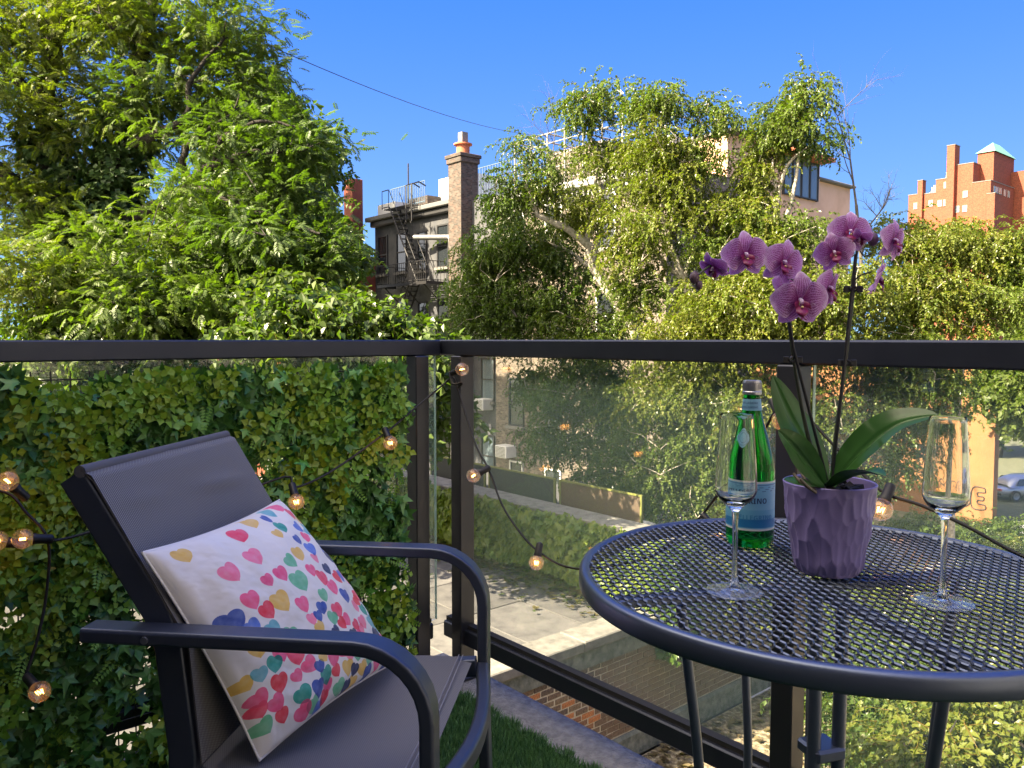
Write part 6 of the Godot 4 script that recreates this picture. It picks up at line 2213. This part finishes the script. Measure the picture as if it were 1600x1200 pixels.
# ---------------------------------------------------------------- string of lamps
func build_string_lights():
	var t := thing("string_lights", "black cord of clear globe bulbs looped along ivy screen, corner post and table", "string lights", W(0, 0, 0))
	var o: Vector3 = t.position
	var cord := mat(lin(0.012, 0.012, 0.012), 0.6)
	var runs := [
		[[-60, 760, 1.60], [10, 770, 1.62], [40, 800, 1.62], [75, 845, 1.62], [72, 930, 1.62], [58, 1000, 1.60], [40, 1055, 1.58]],
		[[75, 845, 1.62], [110, 840, 1.66], [200, 815, 1.74], [320, 790, 1.86], [445, 745, 2.02], [460, 762, 2.02], [520, 735, 2.12], [600, 678, 2.26], [640, 645, 2.34], [690, 603, 2.46], [707, 590, 2.44], [712, 598, 2.43], [725, 640, 2.40], [745, 700, 2.34], [763, 732, 2.30], [785, 790, 2.24], [815, 835, 2.18], [842, 862, 2.14], [880, 884, 2.08], [930, 888, 2.00], [1020, 868, 1.90], [1082, 818, 1.82], [1096, 806, 1.80], [1120, 775, 1.77], [1175, 705, 1.70], [1222, 625, 1.61], [1240, 628, 1.59], [1290, 682, 1.53], [1345, 738, 1.47], [1386, 772, 1.42], [1440, 790, 1.37], [1510, 822, 1.30], [1600, 870, 1.24], [1700, 900, 1.18]],
	]
	for run in runs:
		var pts := []
		for q in run: pts.append(at(q[0], q[1], q[2]) - o)
		var g := Geo.new()
		g.tube(curve(pts, 5), 0.0030, 7)
		part("cord", g, cord, t)
	# a wire tie at the corner post
	var g := Geo.new()
	g.tube(curve([at(702, 583, 2.42) - o, at(708, 600, 2.41) - o, at(722, 598, 2.40) - o, at(716, 606, 2.41) - o], 4), 0.004, 6)
	part("tie", g, cord, t)
	# bulbs: where the socket sits, where the globe's middle is
	var glass := mat(Color(1.0, 0.93, 0.86, 0.06), 0.02)
	glass.transparency = BaseMaterial3D.TRANSPARENCY_ALPHA
	var glow := mat(Color(1.0, 0.62, 0.2), 0.5)
	glow.emission_enabled = true
	glow.emission = Color(1.0, 0.70, 0.34)
	glow.emission_energy_multiplier = 3.0
	var amber := mat(Color(1.0, 0.93, 0.86, 0.06), 0.02)
	var lamps := [
		[40, 778, 1.60, 12, 752, 1.575], [78, 842, 1.61, 36, 842, 1.585], [30, 850, 1.63, -4, 845, 1.61], [44, 1060, 1.57, 62, 1081, 1.55], [457, 760, 2.01, 463, 784, 1.99], [603, 675, 2.25, 610, 692, 2.23],
		[708, 583, 2.42, 722, 577, 2.39], [760, 733, 2.29, 740, 743, 2.28], [842, 858, 2.13, 838, 879, 2.12], [1098, 806, 1.79, 1122, 832, 1.77], [1214, 640, 1.60, 1222, 657, 1.585], [1386, 773, 1.41, 1376, 796, 1.40],
	]
	var R := 0.0205
	for q in lamps:
		var a := at(q[0], q[1], q[2]) - o
		var b := at(q[3], q[4], q[5]) - o
		var d := (b - a).normalized()
		var x := facing(d, 0.0, 1.0)
		var lamp := node("lamp", t, Transform3D(Basis(x.x, x.z, -x.y), b))       # local y away from the socket
		g = Geo.new()
		g.lathe([Vector2(0.0001, -0.056), Vector2(0.008, -0.052), Vector2(0.0095, -0.049), Vector2(0.0098, -0.026), Vector2(0.0115, -0.020), Vector2(0.0108, -0.017), Vector2(0.0001, -0.017)], 20)
		part("socket", g, M.black, lamp)
		g = Geo.new()
		var pr := [Vector2(0.0095, -0.0205)]
		for k in 14:
			var an := lerpf(-PI / 2 + 0.46, PI / 2, k / 13.0)
			pr.append(Vector2(maxf(cos(an) * R, 0.0001), sin(an) * R))
		g.lathe(pr, 32, Vector3.ZERO, 1.5)
		part("globe", g, glass, lamp)
		g = Geo.new()
		for s in [-1.0, 1.0]:
			g.tube([Vector3(0, -0.018, 0), Vector3(0.003 * s, -0.006, 0)], 0.0007, 5)
		part("filament_stem", g, M.metal, lamp)
		g = Geo.new()
		var w := []
		for k in 9: w.append(Vector3(-0.0065 + 0.013 * k / 8.0, -0.004 + (0.010 if k % 2 else 0.0), 0.002 * sin(k * 2.0)))
		g.tube(w, 0.0009, 6)
		part("filament", g, glow, lamp)
		var l := OmniLight3D.new()
		l.name = "lamp_light"
		l.light_color = Color(1.0, 0.66, 0.32)
		l.light_energy = 0.00012
		l.light_size = 0.004
		l.omni_range = 6.0
		l.omni_attenuation = 2.0
		l.shadow_enabled = true
		lamp.add_child(l)
		l.position = Vector3(0, 0.001, 0.006)

func build_small():
	# overhead wire from the big tree to the brick house
	var w := thing("overhead_wire", "thin overhead wire sagging across the blue sky from tree to roof", "wire", at(437, 80, 12))
	var pts := []
	for k in 21:
		var q := k / 20.0
		var a := at(400, 62, 11.5)
		var b := at(870, 213, 29.0)
		var p := a.lerp(b, q)
		p.y -= 1.0 * 4.0 * q * (1 - q) * 0.35
		pts.append(p - w.position)
	var g := Geo.new()
	g.tube(pts, 0.007, 5)
	part("wire", g, M.iron, w)
